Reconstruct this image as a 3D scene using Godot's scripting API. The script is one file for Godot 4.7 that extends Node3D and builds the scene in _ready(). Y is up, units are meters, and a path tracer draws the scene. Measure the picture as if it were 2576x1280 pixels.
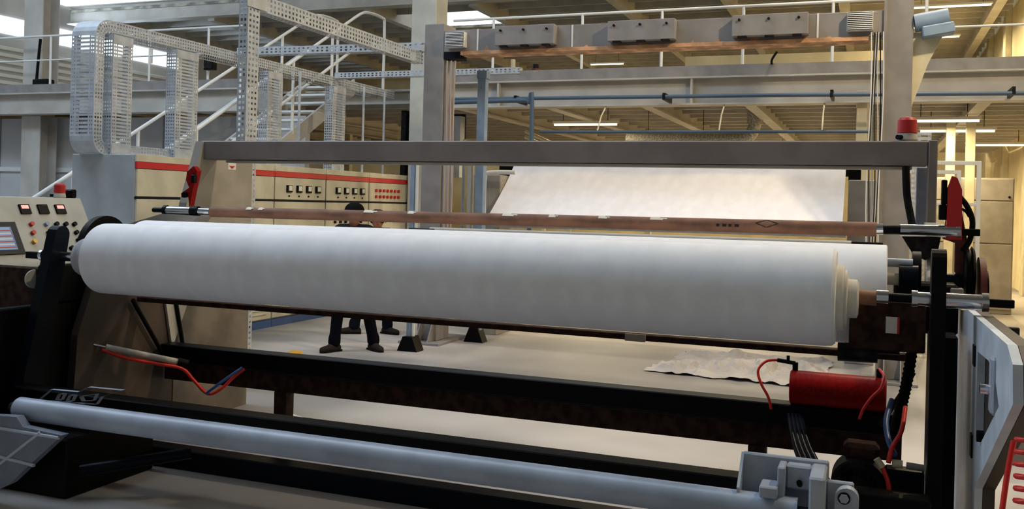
extends Node3D

var M := {}
var used := {}
var tex := {}

# ------------------------------------------------------------------ helpers
func sts() -> SurfaceTool:
	var st := SurfaceTool.new()
	st.begin(Mesh.PRIMITIVE_TRIANGLES)
	return st

func tri(st: SurfaceTool, a: Vector3, b: Vector3, c: Vector3, na: Vector3, nb: Vector3, nc: Vector3) -> void:
	if (b - a).cross(c - a).dot(na + nb + nc) > 0.0:
		var t := b; b = c; c = t
		t = nb; nb = nc; nc = t
	st.set_normal(na); st.add_vertex(a)
	st.set_normal(nb); st.add_vertex(b)
	st.set_normal(nc); st.add_vertex(c)

func quad(st: SurfaceTool, a: Vector3, b: Vector3, c: Vector3, d: Vector3, n: Vector3) -> void:
	tri(st, a, b, c, n, n, n)
	tri(st, a, c, d, n, n, n)

func bx(st: SurfaceTool, lo: Vector3, hi: Vector3, bev := 0.0, xf := Transform3D()) -> void:
	var c := (lo + hi) * 0.5
	var h := (hi - lo).abs() * 0.5
	var b: float = minf(bev, minf(h.x, minf(h.y, h.z)) * 0.6)
	var p := func(s: Vector3, ax: int) -> Vector3:
		var v := Vector3(s.x * h.x, s.y * h.y, s.z * h.z)
		for k in 3:
			if k != ax:
				v[k] -= s[k] * b
		return xf * (c + v)
	for ax in 3:
		var u := (ax + 1) % 3
		var w := (ax + 2) % 3
		for sg in [-1.0, 1.0]:
			var n := Vector3.ZERO
			n[ax] = sg
			var q := []
			for k in [[-1, -1], [1, -1], [1, 1], [-1, 1]]:
				var s := Vector3.ZERO
				s[ax] = sg; s[u] = k[0]; s[w] = k[1]
				q.append(p.call(s, ax))
			quad(st, q[0], q[1], q[2], q[3], xf.basis * n)
			if b > 0.0:
				for su in [-1.0, 1.0]:
					var s0 := Vector3.ZERO
					s0[ax] = sg; s0[u] = su; s0[w] = -1.0
					var s1 := s0
					s1[w] = 1.0
					var n2 := Vector3.ZERO
					n2[ax] = sg; n2[u] = su
					quad(st, p.call(s0, ax), p.call(s1, ax), p.call(s1, u), p.call(s0, u), (xf.basis * n2).normalized())
	if b > 0.0:
		for sx in [-1.0, 1.0]:
			for sy in [-1.0, 1.0]:
				for sz in [-1.0, 1.0]:
					var s := Vector3(sx, sy, sz)
					var n := (xf.basis * s).normalized()
					tri(st, p.call(s, 0), p.call(s, 1), p.call(s, 2), n, n, n)

func frame_of(d: Vector3) -> Basis:
	var z := d.normalized()
	var x := Vector3.UP.cross(z)
	if x.length() < 0.05:
		x = Vector3.RIGHT.cross(z)
	x = x.normalized()
	return Basis(x, z.cross(x), z)

# a solid of revolution from p along axis: prof holds (distance along the axis, radius)
func lathe(st: SurfaceTool, p: Vector3, axis: Vector3, prof: Array, seg := 24) -> void:
	var f := frame_of(axis)
	for i in prof.size() - 1:
		var a: Vector2 = prof[i]
		var b: Vector2 = prof[i + 1]
		var dt := b.x - a.x
		var dr := b.y - a.y
		var nl := Vector2(-dr, dt).normalized()
		for k in seg:
			var t0 := TAU * k / seg
			var t1 := TAU * (k + 1) / seg
			var r0 := f.x * cos(t0) + f.y * sin(t0)
			var r1 := f.x * cos(t1) + f.y * sin(t1)
			var n0 := r0 * nl.y + f.z * nl.x
			var n1 := r1 * nl.y + f.z * nl.x
			var A := p + f.z * a.x + r0 * a.y
			var B := p + f.z * a.x + r1 * a.y
			var C := p + f.z * b.x + r1 * b.y
			var D := p + f.z * b.x + r0 * b.y
			if a.y > 0.00001:
				tri(st, A, B, C, n0, n1, n1)
			if b.y > 0.00001:
				tri(st, A, C, D, n0, n1, n0)

func cy(st: SurfaceTool, p0: Vector3, p1: Vector3, r: float, r2 := -1.0, seg := 16) -> void:
	var l := p0.distance_to(p1)
	lathe(st, p0, p1 - p0, [Vector2(0, 0), Vector2(0, r), Vector2(l, r if r2 < 0.0 else r2), Vector2(l, 0)], seg)

func smooth_path(pts: Array, n := 6) -> Array:
	var out := []
	for i in pts.size() - 1:
		var a: Vector3 = pts[maxi(i - 1, 0)]
		var b: Vector3 = pts[i]
		var c: Vector3 = pts[i + 1]
		var d: Vector3 = pts[mini(i + 2, pts.size() - 1)]
		for k in n:
			out.append(b.cubic_interpolate(c, a, d, float(k) / n))
	out.append(pts[-1])
	return out

func tube(st: SurfaceTool, pts: Array, r: float, seg := 8, wob := 0.0) -> void:
	var rings := []
	var f := frame_of(pts[1] - pts[0])
	for i in pts.size():
		var d: Vector3 = (pts[mini(i + 1, pts.size() - 1)] - pts[maxi(i - 1, 0)]).normalized()
		var x := (f.x - d * f.x.dot(d)).normalized()
		f = Basis(x, d.cross(x), d)
		var ring := []
		var rr := r * (1.0 + (wob if i % 2 == 0 else -wob))
		for k in seg:
			var n := f.x * cos(TAU * k / seg) + f.y * sin(TAU * k / seg)
			ring.append([pts[i] + n * rr, n])
		rings.append(ring)
	for i in rings.size() - 1:
		for k in seg:
			var a: Array = rings[i][k]
			var b: Array = rings[i][(k + 1) % seg]
			var c: Array = rings[i + 1][(k + 1) % seg]
			var d: Array = rings[i + 1][k]
			tri(st, a[0], b[0], c[0], a[1], b[1], c[1])
			tri(st, a[0], c[0], d[0], a[1], c[1], d[1])
	for e in [0, rings.size() - 1]:
		var n: Vector3 = (pts[0] - pts[1]).normalized() if e == 0 else (pts[-1] - pts[-2]).normalized()
		for k in seg:
			tri(st, pts[e], rings[e][k][0], rings[e][(k + 1) % seg][0], n, n, n)

# a plate: outline (and holes) in the plane o + U x + V y, given thickness h along N
func plate(st: SurfaceTool, outline: Array, holes: Array, o: Vector3, U: Vector3, V: Vector3, N: Vector3, h: float) -> void:
	var poly := PackedVector2Array(outline)
	if Geometry2D.is_polygon_clockwise(poly):
		poly.reverse()
	var rim := [poly.duplicate()]
	for hl in holes:
		var hp := PackedVector2Array(hl)
		if not Geometry2D.is_polygon_clockwise(hp):
			hp.reverse()
		rim.append(hp.duplicate())
		var bi := 0
		var bj := 0
		var best := 1e9
		for i in poly.size():
			for j in hp.size():
				var dd := poly[i].distance_to(hp[j])
				if dd < best:
					best = dd; bi = i; bj = j
		var joined := PackedVector2Array()
		for i in bi + 1:
			joined.append(poly[i])
		for j in hp.size() + 1:
			joined.append(hp[(bj + j) % hp.size()] + (Vector2(0.00004, 0.00003) if j == hp.size() else Vector2.ZERO))
		joined.append(poly[bi] + Vector2(0.00004, 0.00003))
		for i in range(bi + 1, poly.size()):
			joined.append(poly[i])
		poly = joined
	var idx := Geometry2D.triangulate_polygon(poly)
	var at := func(p: Vector2) -> Vector3: return o + U * p.x + V * p.y
	for i in range(0, idx.size(), 3):
		var a: Vector3 = at.call(poly[idx[i]])
		var b: Vector3 = at.call(poly[idx[i + 1]])
		var c: Vector3 = at.call(poly[idx[i + 2]])
		tri(st, a, b, c, -N, -N, -N)
		tri(st, a + N * h, b + N * h, c + N * h, N, N, N)
	for r in rim:
		for i in r.size():
			var p: Vector2 = r[i]
			var q: Vector2 = r[(i + 1) % r.size()]
			var e := (q - p).normalized()
			var n := U * e.y - V * e.x
			quad(st, at.call(p), at.call(q), at.call(q) + N * h, at.call(p) + N * h, n)

# sheet A B C D (A to B across, A to D along) pierced by rows of slots; cols holds the slots across as fractions
func pierced(st: SurfaceTool, A: Vector3, B: Vector3, C: Vector3, D: Vector3, n: Vector3, rows: int, open: float, cols: Array) -> void:
	var at := func(u: float, v: float) -> Vector3: return A.lerp(B, u).lerp(D.lerp(C, u), v)
	var q := func(u0: float, u1: float, v0: float, v1: float) -> void:
		quad(st, at.call(u0, v0), at.call(u1, v0), at.call(u1, v1), at.call(u0, v1), n)
	for r in rows:
		var v0 := float(r) / rows
		var v1 := (r + 1.0 - open) / rows
		var v2 := (r + 1.0) / rows
		q.call(0.0, 1.0, v0, v1)
		var u := 0.0
		for c in cols:
			q.call(u, c[0], v1, v2)
			u = c[1]
		q.call(u, 1.0, v1, v2)

func numbered(called: String) -> String:
	var k: int = used.get(called, 0)
	used[called] = k + 1
	return called if k == 0 else "%s_%03d" % [called, k]

func thing(called: String, label: String, category: String, at := Vector3.ZERO, group := "") -> Node3D:
	var o := Node3D.new()
	o.name = numbered(called)
	add_child(o)
	o.position = at
	o.set_meta("label", label)
	o.set_meta("category", category)
	if group:
		o.set_meta("group", group)
	return o

func part(called: String, st: SurfaceTool, m: String, parent: Node3D) -> MeshInstance3D:
	var o := MeshInstance3D.new()
	o.name = called
	var inv := parent.transform.affine_inverse() if parent != self else Transform3D()
	if parent != self and parent.get_parent() != self:
		inv = inv * parent.get_parent().transform.affine_inverse()
	o.mesh = st.commit()
	o.transform = inv
	o.material_override = M[m]
	parent.add_child(o, true)
	return o

func single(called: String, st: SurfaceTool, m: String, label: String, category: String, group := "") -> MeshInstance3D:
	var o := MeshInstance3D.new()
	o.name = numbered(called)
	o.mesh = st.commit()
	o.material_override = M[m]
	add_child(o)
	o.set_meta("label", label)
	o.set_meta("category", category)
	if group:
		o.set_meta("group", group)
	return o

func struct(called: String, st: SurfaceTool, m: String) -> MeshInstance3D:
	var o := MeshInstance3D.new()
	o.name = numbered(called)
	o.mesh = st.commit()
	o.material_override = M[m]
	add_child(o)
	o.set_meta("kind", "structure")
	return o

func box_part(called: String, lo: Vector3, hi: Vector3, m: String, parent: Node3D, bev := 0.004) -> MeshInstance3D:
	var st := sts()
	bx(st, lo, hi, bev)
	return part(called, st, m, parent)

func rod_part(called: String, p0: Vector3, p1: Vector3, r: float, m: String, parent: Node3D, r2 := -1.0, seg := 16) -> MeshInstance3D:
	var st := sts()
	cy(st, p0, p1, r, r2, seg)
	return part(called, st, m, parent)

func tube_part(called: String, pts: Array, r: float, m: String, parent: Node3D, seg := 8) -> MeshInstance3D:
	var st := sts()
	tube(st, pts, r, seg)
	return part(called, st, m, parent)

# ------------------------------------------------------------------ materials
func noise_tex(key: String, freq: float, lo: float, hi: float, octaves := 4, sd := 7) -> Texture2D:
	if tex.has(key):
		return tex[key]
	var n := FastNoiseLite.new()
	n.seed = sd
	n.noise_type = FastNoiseLite.TYPE_SIMPLEX_SMOOTH
	n.frequency = freq
	n.fractal_octaves = octaves
	var src := n.get_seamless_image(256, 256, false, false, 0.2, true)
	src.convert(Image.FORMAT_RGB8)
	var img := Image.create(256, 256, false, Image.FORMAT_RGB8)
	for y in 256:
		for x in 256:
			var g := lerpf(lo, hi, smoothstep(0.1, 0.9, src.get_pixel(x, y).r))
			img.set_pixel(x, y, Color(g, g, g))
	img.generate_mipmaps()
	tex[key] = ImageTexture.create_from_image(img)
	return tex[key]

func mat(key: String, c: Color, rough := 0.6, metal := 0.0, tx := "", scale := 0.5) -> StandardMaterial3D:
	var m := StandardMaterial3D.new()
	m.albedo_color = c
	m.roughness = rough
	m.metallic = metal
	if tx:
		m.albedo_texture = tex[tx]
		m.uv1_triplanar = true
		m.uv1_world_triplanar = true
		m.uv1_scale = Vector3.ONE * scale
	if c.get_luminance() < 0.2:
		m.metallic_specular = 0.22
	M[key] = m
	return m

func glow(key: String, c: Color, e: float) -> void:
	var m := mat(key, Color(0.9, 0.9, 0.9), 0.5)
	m.emission_enabled = true
	m.emission = c
	m.emission_energy_multiplier = e

func materials() -> void:
	noise_tex("soft", 0.012, 0.90, 1.0)
	noise_tex("grime", 0.03, 0.62, 1.0, 5)
	noise_tex("blot", 0.008, 0.70, 1.0, 5, 21)
	noise_tex("fine", 0.09, 0.80, 1.0, 3, 5)
	mat("floor", Color(0.75, 0.72, 0.70), 0.55, 0.0, "blot", 0.11)
	mat("roof", Color(0.62, 0.61, 0.58), 0.8, 0.0, "soft", 0.2)
	mat("wall_grey", Color(0.80, 0.80, 0.80), 0.8, 0.0, "soft", 0.15)
	mat("wall_cream", Color(0.90, 0.84, 0.68), 0.8, 0.0, "soft", 0.2)
	mat("concrete", Color(0.78, 0.77, 0.73), 0.8, 0.0, "soft", 0.5)
	mat("steel_paint", Color(0.74, 0.72, 0.69), 0.55, 0.0, "soft", 0.4)
	mat("deck", Color(0.74, 0.72, 0.66), 0.7, 0.0, "grime", 0.3)
	mat("rail_paint", Color(0.86, 0.86, 0.85), 0.4)
	mat("grey_paint", Color(0.56, 0.54, 0.53), 0.5, 0.0, "soft", 0.8)
	mat("beam_paint", Color(0.53, 0.49, 0.48), 0.5, 0.0, "soft", 0.8)
	mat("plate_paint", Color(0.62, 0.595, 0.56), 0.5, 0.0, "soft", 0.8)
	mat("lever_grey", Color(0.40, 0.43, 0.49), 0.5, 0.0, "soft", 1.5)
	mat("plate_in_shade", Color(0.47, 0.43, 0.39), 0.6, 0.0, "blot", 0.8)  # plate paint darkened, shade below the roll put into the colour
	mat("shade_brown", Color(0.29, 0.235, 0.20), 0.6, 0.0, "blot", 0.9)  # brown that carries shade under the roll and inside the right cutout
	mat("white_paint", Color(0.80, 0.83, 0.87), 0.5, 0.0, "soft", 1.2)
	mat("roller_grey", Color(0.62, 0.66, 0.73), 0.36, 0.0, "soft", 1.2)
	mat("bracket_grey", Color(0.66, 0.69, 0.74), 0.45, 0.0, "soft", 1.5)
	mat("black", Color(0.045, 0.045, 0.05), 0.45, 0.0, "fine", 2.0)
	mat("black_blue", Color(0.045, 0.07, 0.11), 0.35, 0.0, "fine", 2.0)
	mat("dark_steel", Color(0.17, 0.16, 0.165), 0.5, 0.3, "grime", 2.0)
	mat("rust_dark", Color(0.26, 0.18, 0.155), 0.75, 0.0, "grime", 1.4)
	mat("rust", Color(0.86, 0.66, 0.50), 0.85, 0.0, "blot", 1.8)
	mat("rubber", Color(0.05, 0.05, 0.05), 0.7)
	mat("chrome", Color(0.83, 0.84, 0.86), 0.16, 1.0)
	mat("galv", Color(0.74, 0.76, 0.79), 0.5, 0.15, "soft", 2.0)
	mat("foil", Color(0.84, 0.83, 0.80), 0.35, 0.35, "grime", 3.0)
	mat("blue_pipe", Color(0.27, 0.35, 0.44), 0.5)
	mat("blue_post", Color(0.52, 0.60, 0.70), 0.5, 0.0, "soft", 1.0)
	mat("cardboard", Color(0.60, 0.42, 0.32), 0.7, 0.0, "blot", 1.7)
	mat("tape", Color(0.86, 0.82, 0.76), 0.4)
	mat("red", Color(0.70, 0.08, 0.07), 0.45)
	mat("red_tank", Color(0.60, 0.075, 0.06), 0.4, 0.0, "fine", 1.5)
	mat("red_brown", Color(0.46, 0.16, 0.11), 0.55, 0.0, "grime", 2.0)
	mat("red_stripe", Color(0.74, 0.10, 0.12), 0.45)
	mat("red_hose", Color(0.86, 0.17, 0.13), 0.4)
	mat("blue_hose", Color(0.20, 0.34, 0.58), 0.4)
	mat("cabinet", Color(0.80, 0.78, 0.70), 0.5, 0.0, "soft", 0.6)
	mat("cabinet_grey", Color(0.66, 0.68, 0.70), 0.5, 0.0, "soft", 0.6)
	mat("plinth_blue", Color(0.16, 0.30, 0.50), 0.5)
	mat("seam", Color(0.08, 0.09, 0.13), 0.6)
	mat("meter_face", Color(0.85, 0.85, 0.82), 0.3)
	mat("console", Color(0.68, 0.68, 0.655), 0.5, 0.0, "soft", 1.0)
	mat("yellow", Color(0.85, 0.62, 0.15), 0.4)
	mat("cream_steel", Color(0.84, 0.80, 0.68), 0.5, 0.0, "soft", 0.6)
	mat("cable_pink", Color(0.72, 0.64, 0.60), 0.6)
	mat("cable_dark", Color(0.20, 0.19, 0.19), 0.6)
	mat("copper", Color(0.66, 0.33, 0.18), 0.5)
	mat("paper", Color(0.86, 0.85, 0.83), 0.8)
	mat("skin", Color(0.62, 0.40, 0.30), 0.55)
	mat("hair", Color(0.03, 0.028, 0.028), 0.6)
	mat("shoe", Color(0.20, 0.16, 0.13), 0.6)
	mat("sole", Color(0.10, 0.09, 0.08), 0.8)
	mat("cloth_floor", Color(0.72, 0.69, 0.67), 0.75, 0.0, "soft", 0.8)
	var cm := mat("clothes", Color(1, 1, 1), 0.85)
	cm.vertex_color_use_as_albedo = true
	cm.metallic_specular = 0.15
	# wound nonwoven fabric: fine mottling along the web
	noise_tex("fibre", 0.02, 0.965, 1.0, 3, 33)
	var fb := mat("fabric", Color(0.93, 0.93, 0.95), 0.75, 0.0, "fibre", 1.3)
	fb.rim_enabled = true
	fb.rim = 0.15
	mat("fabric_edge", Color(0.86, 0.84, 0.81), 0.8, 0.0, "fibre", 3.0)
	mat("fabric_grey", Color(0.66, 0.66, 0.67), 0.8, 0.0, "fibre", 3.0)
	var wb := mat("web", Color(0.94, 0.93, 0.95), 0.8, 0.0, "fibre", 1.0)
	wb.backlight_enabled = true
	wb.backlight = Color(0.10, 0.10, 0.10)
	glow("daylight", Color(0.92, 0.97, 1.0), 1.6)
	glow("tube_glow", Color(1.0, 0.93, 0.76), 2.6)
	glow("lamp_glow", Color(1.0, 0.86, 0.62), 4.0)
	glow("digits", Color(1.0, 0.16, 0.08), 1.2)
	glow("screen", Color(0.60, 0.78, 0.95), 0.35)
	M["screen"].albedo_color = Color(0.25, 0.35, 0.45)

# ------------------------------------------------------------------ light
func area(called: String, at: Vector3, towards: Vector3, size: Vector2, c: Color, e: float, parent: Node3D = self) -> void:
	var l := AreaLight3D.new()
	l.name = called
	l.area_size = size
	l.light_color = c
	l.light_energy = e
	l.area_range = 60.0
	l.area_attenuation = 2.0
	l.shadow_enabled = true
	parent.add_child(l, true)
	var b := frame_of(-towards)
	l.transform = (parent.transform.affine_inverse() if parent != self else Transform3D()) * Transform3D(b, at)

func setup_view() -> void:
	var cam := Camera3D.new()
	cam.name = "camera"
	var f := 2370.0
	cam.projection = Camera3D.PROJECTION_FRUSTUM
	cam.near = 0.1
	cam.far = 200.0
	cam.size = 0.1 * 1280.0 / f
	cam.frustum_offset = Vector2(0.0, -0.1 * 129.0 / f)
	var yaw := deg_to_rad(21.05)
	var roll := 0.0256
	cam.transform = Transform3D(Basis(Vector3.UP, yaw) * Basis(Vector3.BACK, roll), Vector3(0, 1.75, 0))
	add_child(cam)
	cam.current = true
	var we := WorldEnvironment.new()
	we.name = "environment"
	var e := Environment.new()
	e.background_mode = Environment.BG_SKY
	e.sky = Sky.new()
	var sm := ProceduralSkyMaterial.new()
	sm.sky_top_color = Color(0.55, 0.68, 0.85)
	sm.sky_horizon_color = Color(0.80, 0.86, 0.92)
	sm.ground_bottom_color = Color(0.3, 0.3, 0.3)
	sm.ground_horizon_color = Color(0.6, 0.62, 0.64)
	e.sky.sky_material = sm
	e.tonemap_mode = Environment.TONE_MAPPER_LINEAR
	e.tonemap_exposure = 1.0
	e.sdfgi_enabled = true
	e.ssao_enabled = true
	e.ssil_enabled = true
	we.environment = e
	add_child(we)

const WARM := Color(1.0, 0.91, 0.71)
const COOL := Color(0.82, 0.91, 1.0)

func daylight() -> void:
	# roof lights above the winder and the hall, and the window band of the far left wall
	var k := 0
	for s in [[-16.5, -14.5, -15.0, 1.0, 60.0], [-9.0, -6.5, -12.0, 1.0, 58.0], [-18.0, -4.0, -34.0, -23.0, 24.0]]:
		k += 1
		var st := sts()
		bx(st, Vector3(s[0], 10.40, s[2]), Vector3(s[1], 10.46, s[3]))
		struct("window_%d" % k, st, "daylight")
		area("roof_light", Vector3((s[0] + s[1]) / 2, 10.38, (s[2] + s[3]) / 2), Vector3.DOWN, Vector2(s[1] - s[0], s[3] - s[2]), COOL, s[4])

# ------------------------------------------------------------------ building
func building() -> void:
	var st := sts()
	bx(st, Vector3(-23, -0.3, -36.3), Vector3(3.5, 0, 7.3))
	struct("floor", st, "floor")
	st = sts()
	bx(st, Vector3(-23, 10.5, -36.3), Vector3(3.5, 10.8, 7.3))
	struct("ceiling", st, "roof")
	st = sts()
	bx(st, Vector3(-23, 0, -36.3), Vector3(3.5, 10.5, -36))
	struct("wall_back", st, "wall_cream")
	st = sts()
	bx(st, Vector3(-23, 0, 7.0), Vector3(3.5, 10.5, 7.3))
	struct("wall_front", st, "wall_grey")
	st = sts()
	bx(st, Vector3(3.2, 0, -36), Vector3(3.5, 10.5, 7))
	var wr := struct("wall_right", st, "wall_cream")
	for z in [-23.5, -27.5, -31.5]:
		box_part("pilaster", Vector3(3.05, 0, z - 0.25), Vector3(3.2, 10.4, z + 0.25), "cream_steel", wr, 0.01)
	# left wall of light ribbed cladding under a window band
	st = sts()
	bx(st, Vector3(-23, 0, -36), Vector3(-22.7, 10.5, 7))
	var wl := struct("wall_left", st, "wall_grey")
	for i in 11:
		box_part("cladding_rib", Vector3(-22.7, 3.75 + i * 0.19, -36), Vector3(-22.62, 3.85 + i * 0.19, -14), "rail_paint", wl, 0.01)
	st = sts()
	bx(st, Vector3(-22.7, 6.1, -26.3), Vector3(-22.66, 6.58, -12))
	var w := struct("window_4", st, "daylight")
	for i in 6:
		box_part("window_bar", Vector3(-22.66, 6.1, -25.0 + i * 2.2), Vector3(-22.60, 6.58, -24.93 + i * 2.2), "rail_paint", w, 0.0)
	area("window_light", Vector3(-22.55, 6.34, -19.1), Vector3.RIGHT, Vector2(14.0, 0.46), COOL, 45.0)
	st = sts()
	bx(st, Vector3(-22.7, 0, -15.1), Vector3(-9.9, 3.28, -14.95))
	var wi := struct("wall_inner", st, "wall_grey")
	box_part("rail", Vector3(-22.7, 2.15, -14.95), Vector3(-9.9, 2.25, -14.90), "rail_paint", wi, 0.01)
	for i in 6:
		box_part("panel_joint", Vector3(-22.0 + i * 2.2, 0, -14.95), Vector3(-21.96 + i * 2.2, 3.28, -14.93), "grey_paint", wi, 0.0)
	st = sts()
	bx(st, Vector3(-22.7, 7.3, -29), Vector3(-22.66, 9.0, -12))
	struct("window_5", st, "daylight")
	st = sts()
	bx(st, Vector3(-18.6, 8.05, -36.0), Vector3(-13.9, 9.9, -35.96))
	struct("window_6", st, "daylight")
	# building columns
	var sc := thing("steel_column", "grey steel H column at the far left carrying both platforms", "column", Vector3(-16, 0, -14.5))
	for r in [[0.0, 3.27], [3.75, 10.4]]:
		st = sts()
		bx(st, Vector3(-16.25, r[0], -14.33), Vector3(-15.75, r[1], -14.31))
		bx(st, Vector3(-16.25, r[0], -14.73), Vector3(-15.75, r[1], -14.71))
		bx(st, Vector3(-16.02, r[0], -14.71), Vector3(-15.98, r[1], -14.33))
		part("shaft", st, "steel_paint", sc)
	st = sts()
	bx(st, Vector3(-7.52, 0, -14.95), Vector3(-7.05, 10.4, -14.5), 0.01)
	single("concrete_column", st, "concrete", "pale square building column behind the left gantry post", "column")

func railing(t: Node3D, x0: float, x1: float, y: float, z: float, posts: Array, h := 0.85) -> void:
	rod_part("top_rail", Vector3(x0, y + h, z), Vector3(x1, y + h, z), 0.022, "rail_paint", t, -1.0, 8)
	rod_part("mid_rail", Vector3(x0, y + h * 0.5, z), Vector3(x1, y + h * 0.5, z), 0.016, "rail_paint", t, -1.0, 8)
	for x in posts:
		rod_part("post", Vector3(x, y, z), Vector3(x, y + h, z), 0.022, "rail_paint", t, -1.0, 8)

func ibeam(st: SurfaceTool, x0: float, x1: float, y0: float, y1: float, z: float, fl: float) -> void:
	bx(st, Vector3(x0, y1 - 0.025, z - fl), Vector3(x1, y1, z))
	bx(st, Vector3(x0, y0, z - fl), Vector3(x1, y0 + 0.025, z))
	bx(st, Vector3(x0, y0 + 0.025, z - fl * 0.55), Vector3(x1, y1 - 0.025, z - fl * 0.45))

func platforms() -> void:
	var t := thing("mezzanine_platform", "long grey steel mezzanine platform with deep edge beam crossing behind the gantry", "platform")
	var k := 0
	for r in [[-22.5, -10.6], [-6.6, 3.0]]:
		var st := sts()
		ibeam(st, r[0], r[1], 3.28, 3.70, -14.0, 0.30)
		part("edge_beam", st, "steel_paint", t)
		box_part("kick_plate", Vector3(r[0], 3.70, -14.03), Vector3(r[1], 3.86, -14.0), "grey_paint", t, 0.0)
		box_part("deck", Vector3(r[0], 3.70, -30), Vector3(r[1], 3.74, -14.04), "deck", t, 0.0)
	box_part("deck", Vector3(-10.6, 3.70, -30), Vector3(-6.6, 3.74, -15.0), "deck", t, 0.0)
	for x in [-20.0, -18.0, -14.0, -12.0, -10.6, -6.6, -5.0, -3.4, -1.8, -0.2, 1.4]:
		var st := sts()
		bx(st, Vector3(x - 0.09, 3.32, -29.9), Vector3(x + 0.09, 3.35, -14.4))
		bx(st, Vector3(x - 0.012, 3.35, -29.9), Vector3(x + 0.012, 3.69, -14.4))
		part("joist", st, "steel_paint", t)
	for i in 19:
		box_part("purlin", Vector3(-22.5, 3.50, -15.2 - i * 0.78), Vector3(3.0, 3.695, -15.26 - i * 0.78), "steel_paint", t, 0.0)
	for x in [-5.7, -2.6]:
		box_part("stiffener", Vector3(x, 3.305, -14.14), Vector3(x + 0.03, 3.675, -14.01), "steel_paint", t, 0.0)
	for p in [[-0.2, -14.2], [1.15, -17.2], [1.45, -17.2], [-12.0, -20.0], [-5.0, -22.0]]:
		box_part("post", Vector3(p[0] - 0.07, 0, p[1] - 0.07), Vector3(p[0] + 0.07, 3.32, p[1] + 0.07), "cream_steel", t, 0.005)
	t = thing("guard_rail", "white tubular guard rail along the mezzanine to the right of the stairs", "railing")
	railing(t, -6.5, 3.0, 3.86, -14.02, [-5.79, -4.3, -3.05, -1.85, -0.61, 0.6, 1.85])
	t = thing("guard_rail", "white tubular guard rail on the mezzanine at the far left", "railing")
	railing(t, -22.4, -10.65, 3.86, -14.02, [-21.5, -19.9, -18.3, -15.2, -14.0, -12.75, -11.4], 0.95)
	# upper floor with its soffit of beams
	t = thing("upper_platform", "upper steel floor with dark ribbed underside high above the stairs", "platform")
	for r in [[-22.5, -12.4, -35.9, -21.4], [-9.6, 3.0, -35.9, -21.4], [-12.4, -9.6, -23.2, -21.4], [-12.4, -9.6, -35.9, -26.3]]:
		box_part("deck", Vector3(r[0], 7.07, r[2]), Vector3(r[1], 7.15, r[3]), "deck", t, 0.0)
	var st2 := sts()
	ibeam(st2, -22.5, 3.0, 6.72, 7.25, -21.3, 0.3)
	part("edge_beam", st2, "steel_paint", t)
	for x in [-21.0, -17.5, -14.5, -12.5, -9.5, -6.0, -3.4, -0.8, 2.6]:
		box_part("joist", Vector3(x - 0.11, 6.65, -35.8), Vector3(x + 0.11, 7.05, -21.6), "steel_paint", t, 0.0)
	for i in 17:
		var z := -22.2 - i * 0.8
		for r in ([[-22.5, -12.4], [-9.6, 3.0]] if z < -23.2 and z > -26.3 else [[-22.5, 3.0]]):
			box_part("purlin", Vector3(r[0], 6.85, z - 0.05), Vector3(r[1], 7.07, z), "steel_paint", t, 0.0)
	# back partition on the mezzanine
	var st3 := sts()
	bx(st3, Vector3(-4.6, 3.74, -24.2), Vector3(1.0, 5.6, -24.0))
	single("partition_panel", st3, "wall_cream", "cream partition panel standing on the mezzanine below the tube lamp", "panel")

func stair_flight(t: Node3D, x0: float, x1: float, ya: float, za: float, yb: float, zb: float, n: int, rail_h: float, open := true) -> void:
	for i in n:
		var f := (i + 0.5) / n
		var y := lerpf(ya, yb, f)
		var z := lerpf(za, zb, f)
		box_part("tread", Vector3(x0 + 0.03, y - 0.035, z - 0.13), Vector3(x1 - 0.03, y, z + 0.13), "rail_paint", t, 0.004)
	for x in [x0, x1]:
		var st := sts()
		plate(st, [Vector2(za, ya - 0.22), Vector2(za, ya + 0.06), Vector2(zb, yb + 0.06), Vector2(zb, yb - 0.22)], [], Vector3(x - 0.02, 0, 0), Vector3.BACK, Vector3.UP, Vector3.RIGHT, 0.04)
		part("stringer", st, "steel_paint", t)
		for h in [rail_h, rail_h * 0.52]:
			rod_part("handrail", Vector3(x, ya + h, za), Vector3(x, yb + h, zb), 0.026, "rail_paint", t, -1.0, 8)
		for i in 6:
			var f := (i + 0.35) / 6.0
			var b := Vector3(x, lerpf(ya, yb, f), lerpf(za, zb, f))
			rod_part("post", b, b + Vector3.UP * rail_h, 0.024, "rail_paint", t, -1.0, 8)

func stairs() -> void:
	var t := thing("staircase", "white steel staircase with open treads rising behind the switch cabinets", "stairs")
	stair_flight(t, -9.6, -8.6, 0.0, -7.75, 3.8, -14.45, 22, 1.15)
	for x in [-9.6, -8.6]:
		tube_part("handrail", smooth_path([Vector3(x, 4.95, -14.45), Vector3(x, 5.10, -14.8), Vector3(x, 5.12, -15.4), Vector3(x, 4.95, -15.5), Vector3(x, 3.8, -15.5)]), 0.026, "rail_paint", t)

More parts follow.
